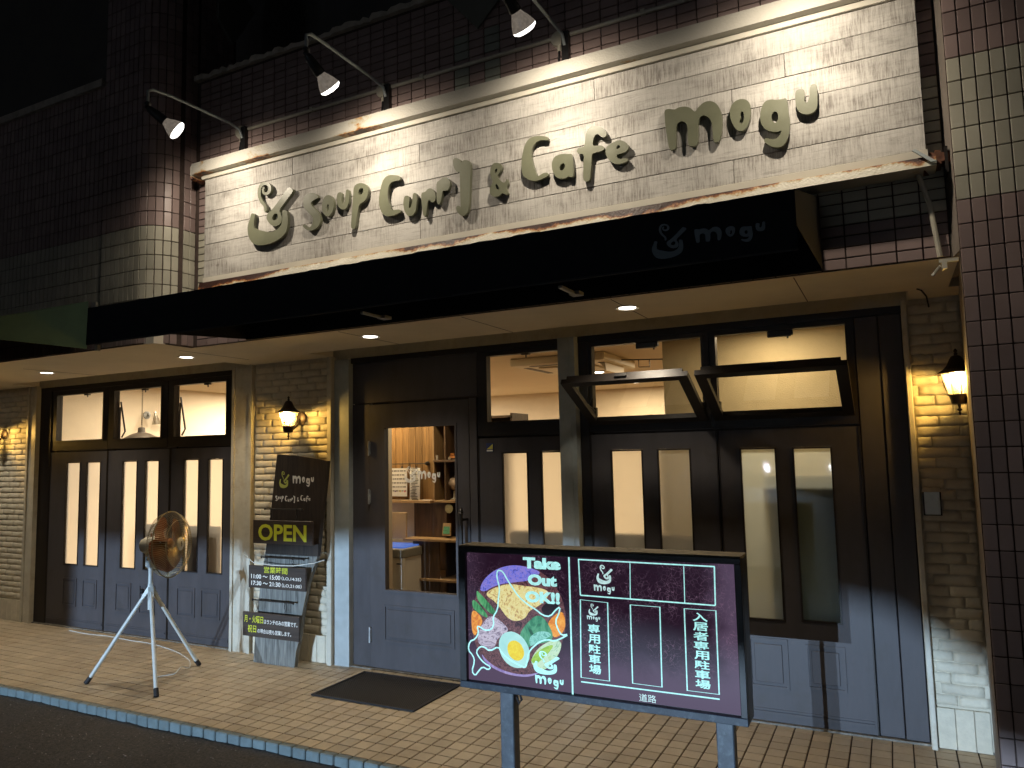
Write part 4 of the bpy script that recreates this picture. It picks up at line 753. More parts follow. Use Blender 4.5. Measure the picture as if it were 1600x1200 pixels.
# ------------------------------------------------------------------ awning
def awning(name, x0, x1, yb, yf, zb1, zb0, zf1, zf0, ze, m, label, m_end=None):
    """x range; back/front y; back top/bottom, front top, valance bottom, end panel front bottom"""
    t = thing(name, ((x0 + x1) / 2, yb, zb0), label, 'awning'); th = .004
    g = G(); n = 24; me = []
    for i in range(n):   # slightly sagging top cloth
        a = x0 + (x1 - x0) * i / n; b = x0 + (x1 - x0) * (i + 1) / n; s0 = -.012 * abs(math.sin(i * math.pi / 4)); s1 = -.012 * abs(math.sin((i + 1) * math.pi / 4)); ym = (yb + yf) / 2; zm = (zb1 + zf1) / 2
        for (ya, za0, za1, yc, zc0, zc1) in ((yb, zb1, zb1, ym, zm + s0, zm + s1), (ym, zm + s0, zm + s1, yf, zf1, zf1)):
            g.add([(a, ya, za0), (b, ya, za1), (b, yc, zc1), (a, yc, zc0), (a, ya, za0 - th), (b, ya, za1 - th), (b, yc, zc1 - th), (a, yc, zc0 - th)], [(0, 1, 2, 3), (4, 7, 6, 5), (0, 4, 5, 1), (2, 6, 7, 3)])
    g.obj('top_cloth', m, t, fix=False)
    g = G()
    for i in range(60):
        a = x0 + (x1 - x0) * i / 60; b = x0 + (x1 - x0) * (i + 1) / 60; f = lambda x: .004 * math.sin(x * 5.3) + .002 * math.sin(x * 17)
        g.add([(a, yf, zf1), (b, yf, zf1), (b, yf + f(b), zf0), (a, yf + f(a), zf0), (a, yf + th, zf1), (b, yf + th, zf1), (b, yf + th + f(b), zf0), (a, yf + th + f(a), zf0)], [(0, 1, 2, 3), (4, 7, 6, 5), (3, 2, 6, 7), (0, 4, 5, 1)])
    g.obj('valance', m, t, fix=False)
    G().tube([(x0, yf - .001, zf0 + .003), (x1, yf - .001, zf0 + .003)], .004, 6).obj('hem', mat('faded_hem_' + name, (.03, .03, .032), .8), t)
    for x, sg in ((x0, 1), (x1, -1)):
        G().poly([(yb, zb1), (yf, zf1), (yf, ze), (yb, zb0)], [], lambda a, b, d: (x + sg * d, a, b), th).obj('end_panel', m_end or m, t)
    G().tube([(x0 + .01, yf + .02, zf0 + .02), (x1 - .01, yf + .02, zf0 + .02)], .012, 6).tube([(x0 + .01, yf + .02, zf1 - .012), (x1 - .01, yf + .02, zf1 - .012)], .012, 6).obj('front_bar', steel_m, t)
    return t
dark_end = mat('grey_end_canvas', (.030, .029, .024), .85, var=.15, scale=20, bump=.2, bscale=300)  # greyer than the rest of the awning canvas
aw = awning('black_awning', -3.755, -.225, -.945, -2.05, 2.672, 2.338, 2.365, 2.167, 2.255, awning_m, 'long black awning with a faint mogu logo at its right end, below the wooden sign', dark_end)
print_glyphs(aw, LOGO, RECT['aw_bowl'], facing(-2.0575), grey_print); print_glyphs(aw, MOGU, (-.545, -.318, 2.214, 2.282), facing(-2.0575), grey_print)
G().box(-3.75, -.23, -.968, -.957, 2.330, 2.668).obj('shade_sheet', awning_m, aw)  # black sheet added to stand for the shade inside the awning
for x in (-2.10, -1.13):
    G().box(x, x + .018, -1.86, -1.72, 2.190, 2.200).box(x - .012, x + .034, -1.72, -1.67, 2.190, 2.204).obj('arm_bracket', steel_m, aw)
t = tag(G().box(-3.735, -3.70, -2.045, -2.03, 2.365, 2.395).obj('awning_end_bracket', pvc), 'small cream bracket on the left top corner of the black awning', 'bracket')
t = tag(G().box(-3.72, -3.70, -2.03, -2.01, 2.135, 2.166).obj('awning_end_bracket', pvc), 'small cream bracket under the left lower corner of the black awning', 'bracket')
awning('green_awning', -8.4, -4.92, -1.285, -2.02, 2.668, 2.332, 2.415, 2.19, 2.325, awning_m, 'neighbouring awning at the far left with a dull green end panel facing the black awning', awning_green)

# ------------------------------------------------------------------ conduit, lamps on the sign
t = thing('wall_conduit', (-2, -.955, 3.78), 'thin cream conduit running along the tiles above the wooden sign between lamp boxes', 'conduit')
G().tube([(-3.83, -.953, 3.782), (.25, -.953, 3.782)], .0115, 8).obj('pipe', pvc, t, smooth=True)
for x in (-3.2, -2.35, -1.0, -.35): G().box(x - .012, x + .012, -.968, -.936, 3.768, 3.796).obj('clip', pvc, t)
lens_m = emit('lamp_glow', (1., .95, .86), 11); silver = mat('mirrored_bulb', (.62, .60, .55), .12, metal=.9, var=.05)
bulb_clear = emit('lit_bulb_neck', (.62, .52, .42), .22, .5, 70); bulb_front = emit('lit_bulb_face', (1., .96, .88), 3.2, .5, 50)
side_lb = ['leftmost, beside the rounded pillar', 'above the words Soup Curry', 'above the word Cafe', 'rightmost, above the word mogu']
for k, x in enumerate((-3.815, -2.625, -1.455, -.30)):
    t = thing('sign_lamp', (x, -.97, 3.77), 'reflector bulb on a thin swan neck arm over the sign, ' + side_lb[k], 'spotlight', 'lamps on arms lighting the wooden sign')
    G().lathe((x - .015, -.935, 3.772), (0, -1, 0), [(.044, 0), (.046, .02), (.040, .034), (.006, .038)], 20).tube([(x - .012, -.955, 3.735), (x - .012, -.955, 3.70)], .012).obj('junction_box', pvc, t, smooth=True)
    G().tube([(x - .012, -.958, 3.70), (x - .014, -.965, 3.64), (x - .005, -.975, 3.575)], .006, 6).obj('cable', rubber, t)
    G().box(x + .012, x + .052, -.985, -.942, 3.57, 3.79).obj('arm_plate', black_m, t)
    dx = (-.055, .0, .0, 0)[k]
    hx_, hy, hz = x + dx, -1.64, 3.665
    G().tube([(x + .03, -.985, 3.71), (x + .028, -1.01, 3.762), (x + .01, -1.08, 3.785), (x + dx * .6, -1.50, 3.80), (hx_ - .0, -1.605, 3.797), (hx_, -1.640, 3.775), (hx_, -1.64, hz + .04)], [.009] * 7, 8).obj('arm', post_m, t, smooth=True)
    d = Vector((.13 if k == 0 else .04, .17, -.15)).normalized(); b0 = Vector((hx_, hy, hz + .04))
    G().lathe(b0, (0, 0, -1), [(.012, 0), (.02, .01), (.012, .022), (.018, .034), (.008, .045)], 12).obj('knuckle', black_m, t, smooth=True)
    s0 = b0 + Vector((0, 0, -.035))
    G().lathe(s0, d, [(.012, 0), (.020, .010), (.026, .05), (.031, .115), (.030, .118)], 18).obj('socket', black_m, t, smooth=True)
    q = s0 + d * .116
    G().lathe(q, d, [(.022, 0), (.028, .012), (.047, .046), (.058, .072), (.0595, .080)], 24, caps=False).obj('bulb', bulb_clear, t, smooth=True); G().lathe(q, d, [(.0595, .0802), (.058, .090), (.043, .101), (.004, .107)], 24).obj('bulb_face', bulb_front, t, smooth=True)
    G().lathe(q, d, [(.018, .002), (.023, .012), (.040, .043), (.048, .062)], 20, caps=False).obj('reflector', silver, t, smooth=True)
    G().lathe(q + d * .066, d, [(.044, 0), (.046, .006), (.030, .018), (.008, .024)], 16).obj('filament_glow', lens_m, t, smooth=True)
    L_ = bpy.data.lights.new('sign_lamp_light', 'SPOT'); L_.energy = 44; L_.color = (1., .865, .68); L_.spot_size = R(150); L_.spot_blend = 1.; L_.shadow_soft_size = .022
    L_.spot_size = R(104); L_.energy = 26
    L2 = L_.copy(); L2.spot_size = R(156); L2.spot_blend = .8; L2.energy = 19; l2 = bpy.data.objects.new('sign_lamp_spill', L2); C.objects.link(l2); l2.parent = t; l2.location = q + d * .135 - Vector((x, -.97, 3.77)); l2.rotation_euler = Vector((0, .707, -.707)).to_track_quat('-Z', 'Y').to_euler()
    lo = bpy.data.objects.new('sign_lamp_light', L_); C.objects.link(lo); lo.parent = t; lo.location = q + d * .135 - Vector((x, -.97, 3.77)); lo.rotation_euler = Vector((d.x * .2, .36, -.93)).to_track_quat('-Z', 'Y').to_euler()

# plate hanging at the top of the fascia
t = tag(G().poly([(-2.30, 4.36), (-1.960, 3.965), (-1.70, 4.21), (-2.02, 4.60)], [], lambda a, b, d: (a, -.975 + d, b), .012).obj('wall_plate', mat('dull_green_grey_plate', (.15, .155, .13), .55, var=.08)), 'grey green diamond plate, lower corner hanging over the tiles at the top edge', 'plate')

# ------------------------------------------------------------------ soffit downlights
dl_m = emit('downlight_glow', (1., .96, .86), 9)
for k, (x, lb) in enumerate(((-8.14, 'beyond the left edge'), (-6.413, 'over the left front, leftmost in the picture'), (-4.691, 'near the rounded pillar, over the wide cream post'), (-2.974, 'over the entrance door'), (-1.237, 'over the tilted window sashes'))):
    t = thing('downlight', (x, -.655, SOF), 'round recessed downlight in the soffit ' + lb, 'ceiling light', 'downlights in the soffit')
    G().lathe((x, -.655, SOF - .006), (0, 0, 1), [(.062, 0), (.062, .0055), (.046, .0055), (.046, .0015), (.058, 0)], 28, caps=False).obj('trim_ring', pvc, t, smooth=True)
    G().lathe((x, -.655, SOF - .0035), (0, 0, 1), [(.0465, 0), (.0465, .003)], 28).obj('diffuser', dl_m, t)
    L_ = bpy.data.lights.new('downlight_light', 'SPOT'); L_.spot_size = R(118); L_.spot_blend = .9; L_.shadow_soft_size = .045; L_.energy = 57; L_.color = (1., .86, .66)
    lo = bpy.data.objects.new('downlight_light', L_); C.objects.link(lo); lo.parent = t; lo.location = (0, 0, -.012)

# ------------------------------------------------------------------ lanterns
amber = lantern_glass('amber_lantern_glass', (1., .82, .46))
glow = emit('lantern_bulb_glow', (1., .78, .42), 55)
iron = mat('dark_bronze_iron', (.035, .022, .014), .45, metal=.5, var=.3, scale=30)
def lantern(x, label):
    t = thing('wall_lantern', (x, 0, 1.86), label, 'lantern', 'coach lanterns on the brick walls'); y = -.155
    G().lathe((x, y, 1.90), (0, 0, 1), [(.098, 0), (.088, .006), (.062, .022), (.043, .045), (.030, .075), (.022, .088), (.008, .094)], 16).obj('cap', iron, t)
    G().lathe((x, y, 1.993), (0, 0, 1), [(.006, 0), (.010, .008), (.005, .014), (.010, .022), (.003, .034)], 10).obj('finial', iron, t, smooth=True)
    G().lathe((x, y, 1.795), (0, 0, 1), [(.044, 0), (.060, .055), (.074, .103)], 8, rot=.2, caps=False).obj('glass', amber, t)
    g = G()
    for i in range(8):
        a = 2 * math.pi * i / 8 + .2; g.tube([(x + .0445 * math.cos(a), y + .0445 * math.sin(a), 1.793), (x + .0605 * math.cos(a), y + .0605 * math.sin(a), 1.85), (x + .0745 * math.cos(a), y + .0745 * math.sin(a), 1.899)], .0022, 5)
    g.obj('glazing_bars', iron, t)
    G().lathe((x, y, 1.745), (0, 0, 1), [(.020, 0), (.034, .004), (.038, .025), (.044, .044), (.052, .046), (.052, .050)], 16).obj('cup', iron, t, smooth=True)
    G().lathe((x, y, 1.69), (0, 0, 1), [(.003, 0), (.007, .012), (.004, .02), (.013, .028), (.005, .036), (.008, .055)], 10).obj('lower_finial', iron, t, smooth=True)
    G().lathe((x, -.010, 1.858), (0, -1, 0), [(.052, 0), (.052, .008), (.040, .016), (.012, .022)], 24).obj('wall_plate', mat('bronze_plate', (.20, .14, .09), .4, metal=.4, var=.2, scale=25), t, smooth=True)
    G().tube([(x, -.022, 1.86), (x, -.06, 1.80), (x, -.10, 1.775), (x, -.135, 1.785)], .008, 8).obj('bracket', iron, t, smooth=True)
    G().lathe((x, y, 1.835), (0, 0, 1), [(.010, 0), (.014, .012), (.026, .030), (.028, .042), (.020, .056), (.004, .062)], 14).obj('bulb', glow, t, smooth=True)
    L_ = bpy.data.lights.new('lantern_light', 'POINT'); L_.energy = 18; L_.color = (1., .68, .25); L_.shadow_soft_size = .022
    lo = bpy.data.objects.new('lantern_light', L_); C.objects.link(lo); lo.parent = t; lo.location = Vector((x, y, 1.868)) - Vector((x, 0, 1.86))
    t_b = [o for o in t.children if o.name.startswith('bulb')][0]; t_b.visible_shadow = True
    lo.location = Vector((0, y - .034, .018))
    return t
lantern(-4.148, 'lit coach lantern on the brick wall above the leaning mogu board')
lantern(.316, 'lit coach lantern beside the right tiled pier, above the intercom plate')
lantern(-8.16, 'lit coach lantern on the brick wall cut by the left edge of the picture')

# ------------------------------------------------------------------ intercom plate
t = thing('intercom_plate', (.17, -.02, 1.25), 'small pale blue plate with a hood on the narrow brick wall right of the glazing', 'intercom')
G().box(.127, .212, -.028, -.014, 1.178, 1.318).obj('back_box', frame_m, t)
G().box(.134, .205, -.034, -.0285, 1.183, 1.303).obj('face', mat('pale_blue_plate', (.72, .84, .90), .3, var=.05), t, bevel=.002)
G().hexa([(.124, -.048, 1.300), (.214, -.048, 1.300), (.214, -.014, 1.306), (.124, -.014, 1.306), (.130, -.040, 1.322), (.208, -.040, 1.322), (.208, -.014, 1.326), (.130, -.014, 1.326)]).obj('hood', plaster, t)

# ------------------------------------------------------------------ leaning board with three hanging boards
t = thing('leaning_board', (-4.33, -.1, 0), 'tall two-tone plank leaning on the brick wall, with the mogu emblem on its top', 'board')
top = [(-4.352, 1.580), (-4.20, 1.570), (-3.93, 1.536), (-3.852, 1.520), (-3.862, 1.40), (-3.905, 1.08), (-3.935, .80), (-4.02, .62), (-4.07, .40), (-4.10, .25), (-4.098, .20), (-4.125, .12), (-4.14, .002), (-4.35, .001), (-4.550, .002), (-4.54, .2), (-4.50, .55), (-4.45, .85), (-4.41, 1.10), (-4.38, 1.35)]
up_ = [q for q in top]
t_board = t
def lean(Y0): return lambda a, b, d: (a, Y0 - .018 * (1.58 - b) + d, b)
upper = [(a, b) for a, b in top if b > .84]; lower = [(a, b) for a, b in top if b < .86]
G().poly([(-4.352, 1.580), (-4.20, 1.570), (-3.93, 1.536), (-3.852, 1.520), (-3.862, 1.40), (-3.905, 1.08), (-3.933, .82), (-4.455, .82), (-4.41, 1.10), (-4.38, 1.35)], [], lean(-.058), .036).obj('upper_board', dark_wood, t)
G().poly([(-3.934, .818), (-4.02, .62), (-4.07, .40), (-4.098, .20), (-4.125, .12), (-4.14, .002), (-4.35, .001), (-4.550, .002), (-4.54, .2), (-4.50, .55), (-4.456, .818)], [], lean(-.058), .036).obj('lower_board', grey_wood, t)  # lower part of the same plank, in a paler grey
pr = lambda Y: (lambda a, b, d: (a, Y - .018 * (1.58 - b) + d, b))
print_glyphs(t, LOGO, RECT['bd_bowl'], pr(-.0595), lime_print); print_glyphs(t, MOGU, RECT['bd_mogu'], pr(-.0595), white_print); print_glyphs(t, SOUP, RECT['bd_soup'], pr(-.0595), white_print, 'printed_words')
for (x0, x1, z, hk) in ((-4.41, -4.05, 1.165, (-4.36, -4.08)), (-4.44, -4.03, .80, (-4.40, -4.12)), (-4.53, -4.13, .475, (-4.49, -4.19))):
    G().tube([(x0, -.115, z), (x1, -.115, z)], .0055, 8).lathe((x0, -.115, z), (-1, 0, 0), [(.006, 0), (.011, .006), (.004, .014)], 8).lathe((x1, -.115, z), (1, 0, 0), [(.006, 0), (.011, .006), (.004, .014)], 8).tube([(x0 + .05, -.115, z), (x0 + .05, -.06, z)], .004).tube([(x1 - .05, -.115, z), (x1 - .05, -.06, z)], .004).obj('iron_rail', black_m, t)
def hung(name, x0, x1, z0, z1, tilt, label, railz, hooks):
    b = thing(name, ((x0 + x1) / 2, -.125, z1), label, 'sign board', 'brown boards hung on the leaning plank')
    box('board', x0, x1, -.135, -.117, z0, z1, brown_board, b, .003)
    for hx in hooks:
        pts = [(hx + .006 * math.sin(a * 1.6), -.117 - .006 * math.cos(a), railz + .008 - a / 6.3 * (railz - z1 + .006)) for a in [i * .5 for i in range(13)]]
        G().tube(pts, .0028, 6).tube([(hx + .02, -.120, railz - .004), (hx + .026, -.122, (railz + z1) / 2), (hx + .018, -.122, z1 + .002)], .0028, 6).obj('hook', black_m, b)
    return b
ob = hung('open_board', -4.520, -3.925, .905, 1.082, 0, 'brown board reading OPEN in yellow, hanging topmost below the emblem', 1.165, (-4.36, -4.10))
text_flat(ob, 'OPEN', RECT['open'], facing(-.1365), yellow_print, bold=.028)
hb = hung('hours_board', -4.562, -3.988, .570, .738, 0, 'brown board with opening hours, middle one on the leaning plank', .80, (-4.40, -4.14))
text_flat(hb, '営業時間', (-4.40, -4.165, .686, .733), facing(-.1365), yellow_print, bold=.010)
text_flat(hb, '11:00 〜 15:00', (-4.532, -4.235, .640, .673), facing(-.1365), white_print, bold=.02); text_flat(hb, '（LO,14:35）', (-4.222, -4.03, .640, .670), facing(-.1365), white_print, bold=.012)
text_flat(hb, '17:30 〜 21:30', (-4.530, -4.232, .590, .623), facing(-.1365), white_print, bold=.02); text_flat(hb, '（LO,21:00）', (-4.219, -4.025, .588, .620), facing(-.1365), white_print, bold=.012)
cb = hung('closing_days_board', -4.618, -4.050, .205, .385, 0, 'brown board with two lines about lunch only days, lowest on the leaning plank', .475, (-4.49, -4.21))
text_flat(cb, '月・火曜日', (-4.600, -4.405, .308, .362), facing(-.1365), yellow_print, bold=.012); text_flat(cb, 'はランチのみの営業です。', (-4.397, -4.065, .308, .344), facing(-.1365), white_print, bold=.012)
text_flat(cb, '祝日', (-4.562, -4.475, .236, .292), facing(-.1365), yellow_print, bold=.012); text_flat(cb, 'の場合は夜も営業します。', (-4.462, -4.125, .236, .270), facing(-.1365), white_print, bold=.012)
pts = [(-4.70, -.05, .80), (-4.62, -.08, .775), (-4.5, -.145, .760), (-4.3, -.15, .748), (-4.1, -.14, .752), (-3.95, -.09, .772), (-3.90, -.03, .79)]
wire_ = tag(G().tube(pts, .0035, 6).obj('loose_wire', white_metal, smooth=True), 'thin pale wire slung across the leaning plank above the opening hours board', 'wire')

for o_ in (t_board, ob, hb, cb, wire_): o_.location += Vector((.092, -.10, 0))
box('prop_block', -4.25, -4.19, -.018, .088, 1.30, 1.42, dark_wood, t_board)
# ------------------------------------------------------------------ door mat
t = thing('door_mat', (-3.08, -.35, 0), 'large black ribbed rubber mat lying before the entrance door', 'mat')
x0, x1, y0, y1 = -3.485, -2.675, -.635, -.075
box('backing', x0, x1, y0, y1, .0025, .0075, rubber, t, .002)
g = G().box(x0, x1, y0, y0 + .02, .0076, .0115).box(x0, x1, y1 - .02, y1, .0076, .0115).box(x0, x0 + .02, y0 + .02, y1 - .02, .0076, .0115).box(x1 - .02, x1, y0 + .02, y1 - .02, .0076, .0115); g.obj('rim', rubber, t)
g = G(); nx = 44; ny = 30
for i in range(nx):
    for j in range(ny):
        cx_ = x0 + .03 + (x1 - x0 - .06) * (i + .5) / nx; cy_ = y0 + .03 + (y1 - y0 - .06) * (j + .5) / ny; s_ = .0062
        g.add([(cx_ - s_, cy_, .0076), (cx_, cy_ - s_, .0076), (cx_ + s_, cy_, .0076), (cx_, cy_ + s_, .0076), (cx_, cy_, .0115)], [(0, 1, 4), (1, 2, 4), (2, 3, 4), (3, 0, 4)])
g.obj('studs', mat('mat_fibre', (.022, .021, .021), .9, var=.3, scale=60), t, fix=False, kind='stuff')

# ------------------------------------------------------------------ stand fan
fan = thing('stand_fan', (-4.78, -.85, 0), 'old white tripod stand fan with an amber wheel, on the left of the pavement', 'fan')
hub = Vector((-4.775, -.855, .66))
for fx, fy in ((-5.150, -1.066), (-4.417, -1.066), (-4.778, -.417)):
    foot = Vector((fx, fy, .0)); d = (foot - hub); d.normalize(); a = hub + d * .045
    lg = G().tube([a, foot - d * .05], .0135, 10).obj('leg', white_metal, fan, smooth=True)
    G().tube([foot - d * .058, foot + d * .0 + Vector((0, 0, .006))], .0168, 10).obj('rubber_foot', rubber, lg, smooth=True)
    side = Vector((-d.y, d.x, 0)).normalized() * .018
    G().hexa([hub + side + Vector((0, 0, -.03)), hub - side + Vector((0, 0, -.03)), a - side * .9 + d * .05 - Vector((0, 0, .012)), a + side * .9 + d * .05 - Vector((0, 0, .012)),
              hub + side + Vector((0, 0, .02)), hub - side + Vector((0, 0, .02)), a - side * .9 + d * .05 + Vector((0, 0, .02)), a + side * .9 + d * .05 + Vector((0, 0, .02))]).obj('leg_bracket', white_metal, fan)
G().tube([(-4.775, -.855, .50), (-4.775, -.855, .78)], .0155, 12).tube([(-4.775, -.855, .78), (-4.775, -.855, .80)], .019, 12).obj('pole', white_metal, fan, smooth=True)
G().lathe((-4.81, -.875, .63), (-.7, -.7, 0), [(.006, 0), (.018, .012), (.018, .026), (.01, .03)], 12).obj('clamp_knob', rubber, fan, smooth=True)
G().box(-4.800, -4.752, -.885, -.830, .795, .875).obj('switch_box', mat('grey_white_plastic', (.50, .54, .55), .35, var=.05), fan, bevel=.006)
G().box(-4.792, -4.770, -.8865, -.8852, .805, .830).obj('switch_label', white_print, fan); G().lathe((-4.765, -.8855, .855), (0, -1, 0), [(.010, 0), (.009, .008), (.002, .01)], 10).obj('dial', rubber, fan)
ax = Vector((.93, .35, .04)).normalized(); cc = Vector((-4.64, -.800, .955)); Rf = .232
mot = cc - ax * .20
G().lathe(mot - ax * .02, ax, [(.012, 0), (.045, .006), (.060, .035), (.064, .09), (.052, .125), (.02, .13)], 20).obj('motor_housing', mat('ivory_plastic', (.52, .49, .40), .4, var=.06), fan, smooth=True)
G().lathe(mot - ax * .024 + Vector((0, 0, -.005)), ax, [(.014, 0), (.014, .006)], 14).obj('rear_knob', rubber, fan)
G().tube([mot + ax * .045 + Vector((0, 0, -.05)), (-4.775, -.855, .872)], .020, 10).obj('neck', mat('ivory_neck', (.5, .48, .42), .4), fan, smooth=True)
u = Vector((-ax.y, ax.x, 0)).normalized(); v = ax.cross(u)
cage_m = mat('tarnished_cage_wire', (.42, .35, .21), .35, metal=.6, var=.3, scale=40)
def wires(n, prof, name, rr):
    g = G()
    for i in range(n):
        a = 2 * math.pi * i / n; dd = u * math.cos(a) + v * math.sin(a)
        g.tube([cc + ax * h + dd * r_ for r_, h in prof], rr, 4, cap=False)
    for r_, h, q in ((Rf, 0., .0042), (Rf * .72, prof[2][1], .0022), (prof[0][0], prof[0][1], .003)):
        g.tube([cc + ax * h + (u * math.cos(2 * math.pi * i / 40) + v * math.sin(2 * math.pi * i / 40)) * r_ for i in range(41)], q, 5, cap=False)
    g.obj(name, cage_m, fan)
wires(96, [(.045, .070), (.115, .072), (Rf * .72, .062), (Rf * .93, .035), (Rf, .0)], 'front_cage', .0011)
wires(72, [(.060, -.085), (.12, -.085), (Rf * .72, -.078), (Rf * .93, -.05), (Rf, -.0)], 'rear_cage', .0013)
G().lathe(cc + ax * .066, ax, [(.044, 0), (.044, .008), (.036, .014), (.002, .015)], 24).obj('hub_badge', mat('ivory_badge', (.50, .46, .34), .4, var=.04), fan, smooth=True)
G().tube([mot + ax * .05 + Vector((0, 0, .055)), mot + ax * .05 + Vector((0, 0, .085))], .006, 8).obj('oscillation_pin', mat('ivory_pin', (.4, .2, .12), .4), fan, smooth=True)
bd = cc + ax * .0818; G().tube([bd + v * .018 + u * .003, bd + v * .006 - u * .004, bd - v * .004 + u * .004, bd - v * .018 - u * .003], .0022, 5).obj('badge_script', ink, fan)
amber_p = bpy.data.materials.new('amber_blade_plastic'); amber_p.use_nodes = True; pp = principled(amber_p); pp.inputs['Base Color'].default_value = (.21, .070, .022, 1); pp.inputs['Roughness'].default_value = .25; pp.inputs['Transmission Weight'].default_value = .25; pp.inputs['IOR'].default_value = 1.3
for b in range(4):
    g = G(); nr, na = 8, 6; a0 = b * math.pi / 2 + .3
    for side_ in (0, 1):
        for i in range(nr + 1):
            r_ = .035 + (.205 - .035) * i / nr; wd = .80 + .60 * math.sin(math.pi * min(1, i / nr * .62 + .2))
            for j in range(na + 1):
                f = j / na - .5; a = a0 + f * wd * 1.25 + .25 * i / nr; h = -.012 + f * .055 * (1 - .25 * i / nr) + side_ * .0022
                g.v.append(tuple(cc + ax * (h - .02) + (u * math.cos(a) + v * math.sin(a)) * r_ * (1 - .10 * abs(f * 2) ** 3)))
    w_ = na + 1; n1 = (nr + 1) * w_
    for i in range(nr):
        for j in range(na):
            q = i * w_ + j; g.f += [(q, q + 1, q + w_ + 1, q + w_), (n1 + q, n1 + q + w_, n1 + q + w_ + 1, n1 + q + 1)]
    g.obj('blade', amber_p, fan, smooth=True, fix=False)
G().lathe(cc - ax * .06, ax, [(.030, 0), (.044, .01), (.044, .06), (.030, .075), (.004, .08)], 20).obj('blade_hub', amber_p, fan, smooth=True)
cab = [(-4.775, -.84, .60), (-4.79, -.82, .40), (-4.80, -.79, .15), (-4.82, -.76, .004), (-4.80, -.72, .004), (-4.74, -.66, .005), (-4.75, -.60, .05), (-4.76, -.52, .004), (-4.95, -.35, .004), (-5.3, -.20, .004), (-5.75, -.10, .004), (-6.0, -.11, .004), (-6.35, -.07, .004), (-6.6, -.10, .004), (-6.9, -.07, .004)]
cp = []
for i in range(len(cab) - 1):
    for k in range(5): cp.append(Vector(cab[i]).lerp(Vector(cab[i + 1]), k / 5))
cp.append(Vector(cab[-1]))
for _ in range(3): cp = [cp[0]] + [(cp[i - 1] + cp[i] * 2 + cp[i + 1]) / 4 for i in range(1, len(cp) - 1)] + [cp[-1]]
G().tube(cp, .0032, 6).obj('power_cable', white_metal, fan, smooth=True)

# ------------------------------------------------------------------ light box sign
lb = thing('light_box_sign', (-1.2, -1.4, -.06), 'lit rectangular light box on two posts with a curry picture and a parking plan', 'light box')
X0, X1, Z0, Z1 = -1.842, -.556, .482, 1.120; YF, YB = -1.468, -1.335
fr = .030
box('case', X0, X1, -1.440, YB, Z0, Z1, mat('black_case_paint', (.014, .015, .02), .35, var=.2, scale=20), lb, .003)
G().box(X0, X1, YF, -1.4405, Z0, Z0 + fr).obj('lower_rail', bluepaint, lb, bevel=.002); G().box(X0, X1, YF, -1.4405, Z1 - fr + .006, Z1).obj('upper_rail', black_m, lb, bevel=.002)
G().box(X0, X0 + .036, YF, -1.4405, Z0 + fr + .0005, Z1 - fr + .0055).obj('left_stile', black_m, lb, bevel=.002); G().box(X1 - .026, X1, YF, -1.4405, Z0 + fr + .0005, Z1 - fr + .0055).obj('right_stile', black_m, lb, bevel=.002)
G().box(X0 + .0, X1 - .0, YF + .004, YB - .002, Z1 + .0005, Z1 + .006).obj('dusty_top', mat('dusty_lid', (.20, .175, .13), .9, var=.4, scale=14, bump=.4), lb)
for x in (-1.625, -.656):
    G().box(x - .034, x + .034, -1.425, -1.365, -.1, Z0 - .001).obj('post', post_paint, lb, bevel=.004)
G().tube([(-1.575, -1.40, .475), (-1.56, -1.40, .44), (-1.572, -1.40, .42), (-1.585, -1.40, .45)], .006, 6).obj('cable_loop', rubber, lb)
# back-lit film: dark plum, crazed, tube light near the edges painted into its glow
pm = bpy.data.materials.new('crazed_plum_film'); pm.use_nodes = True; N, L = nodes(pm); p = principled(pm); p.inputs['Roughness'].default_value = .3; p.inputs['Base Color'].default_value = (.012, .006, .011, 1); p.inputs['Specular IOR Level'].default_value = .3
geo = N.new('ShaderNodeNewGeometry'); sx = N.new('ShaderNodeSeparateXYZ'); L.new(geo.outputs['Position'], sx.inputs[0])
n0 = N.new('ShaderNodeTexNoise'); n0.inputs['Scale'].default_value = 9; n0.inputs['Detail'].default_value = 5; L.new(geo.outputs['Position'], n0.inputs['Vector'])
wob = math_node(N, L, 'MULTIPLY', math_node(N, L, 'SUBTRACT', n0.outputs['Fac'], .5), .16)
def mr(v, a, b, lo=0., hi=1.):
    r = N.new('ShaderNodeMapRange'); r.interpolation_type = 'SMOOTHSTEP'; r.inputs['From Min'].default_value = a; r.inputs['From Max'].default_value = b; r.inputs['To Min'].default_value = lo; r.inputs['To Max'].default_value = hi; L.new(v, r.inputs['Value']); return r.outputs[0]
zz = math_node(N, L, 'ADD', sx.outputs['Z'], wob); xx_ = math_node(N, L, 'ADD', sx.outputs['X'], wob)
bot = mr(zz, .72, .60); rgt = mr(xx_, -.72, -.60); lft = math_node(N, L, 'MULTIPLY', mr(xx_, -1.70, -1.80), .25)
e_ = math_node(N, L, 'MAXIMUM', math_node(N, L, 'MAXIMUM', bot, rgt), lft)
vo = N.new('ShaderNodeTexVoronoi'); vo.feature = 'DISTANCE_TO_EDGE'; vo.inputs['Scale'].default_value = 52
ds = N.new('ShaderNodeVectorMath'); n2 = N.new('ShaderNodeTexNoise'); n2.inputs['Scale'].default_value = 22; L.new(geo.outputs['Position'], n2.inputs['Vector'])
sc_ = N.new('ShaderNodeVectorMath'); sc_.operation = 'SCALE'; sc_.inputs['Scale'].default_value = .06; L.new(n2.outputs['Color'], sc_.inputs[0]); L.new(geo.outputs['Position'], ds.inputs[0]); L.new(sc_.outputs[0], ds.inputs[1]); L.new(ds.outputs[0], vo.inputs['Vector'])
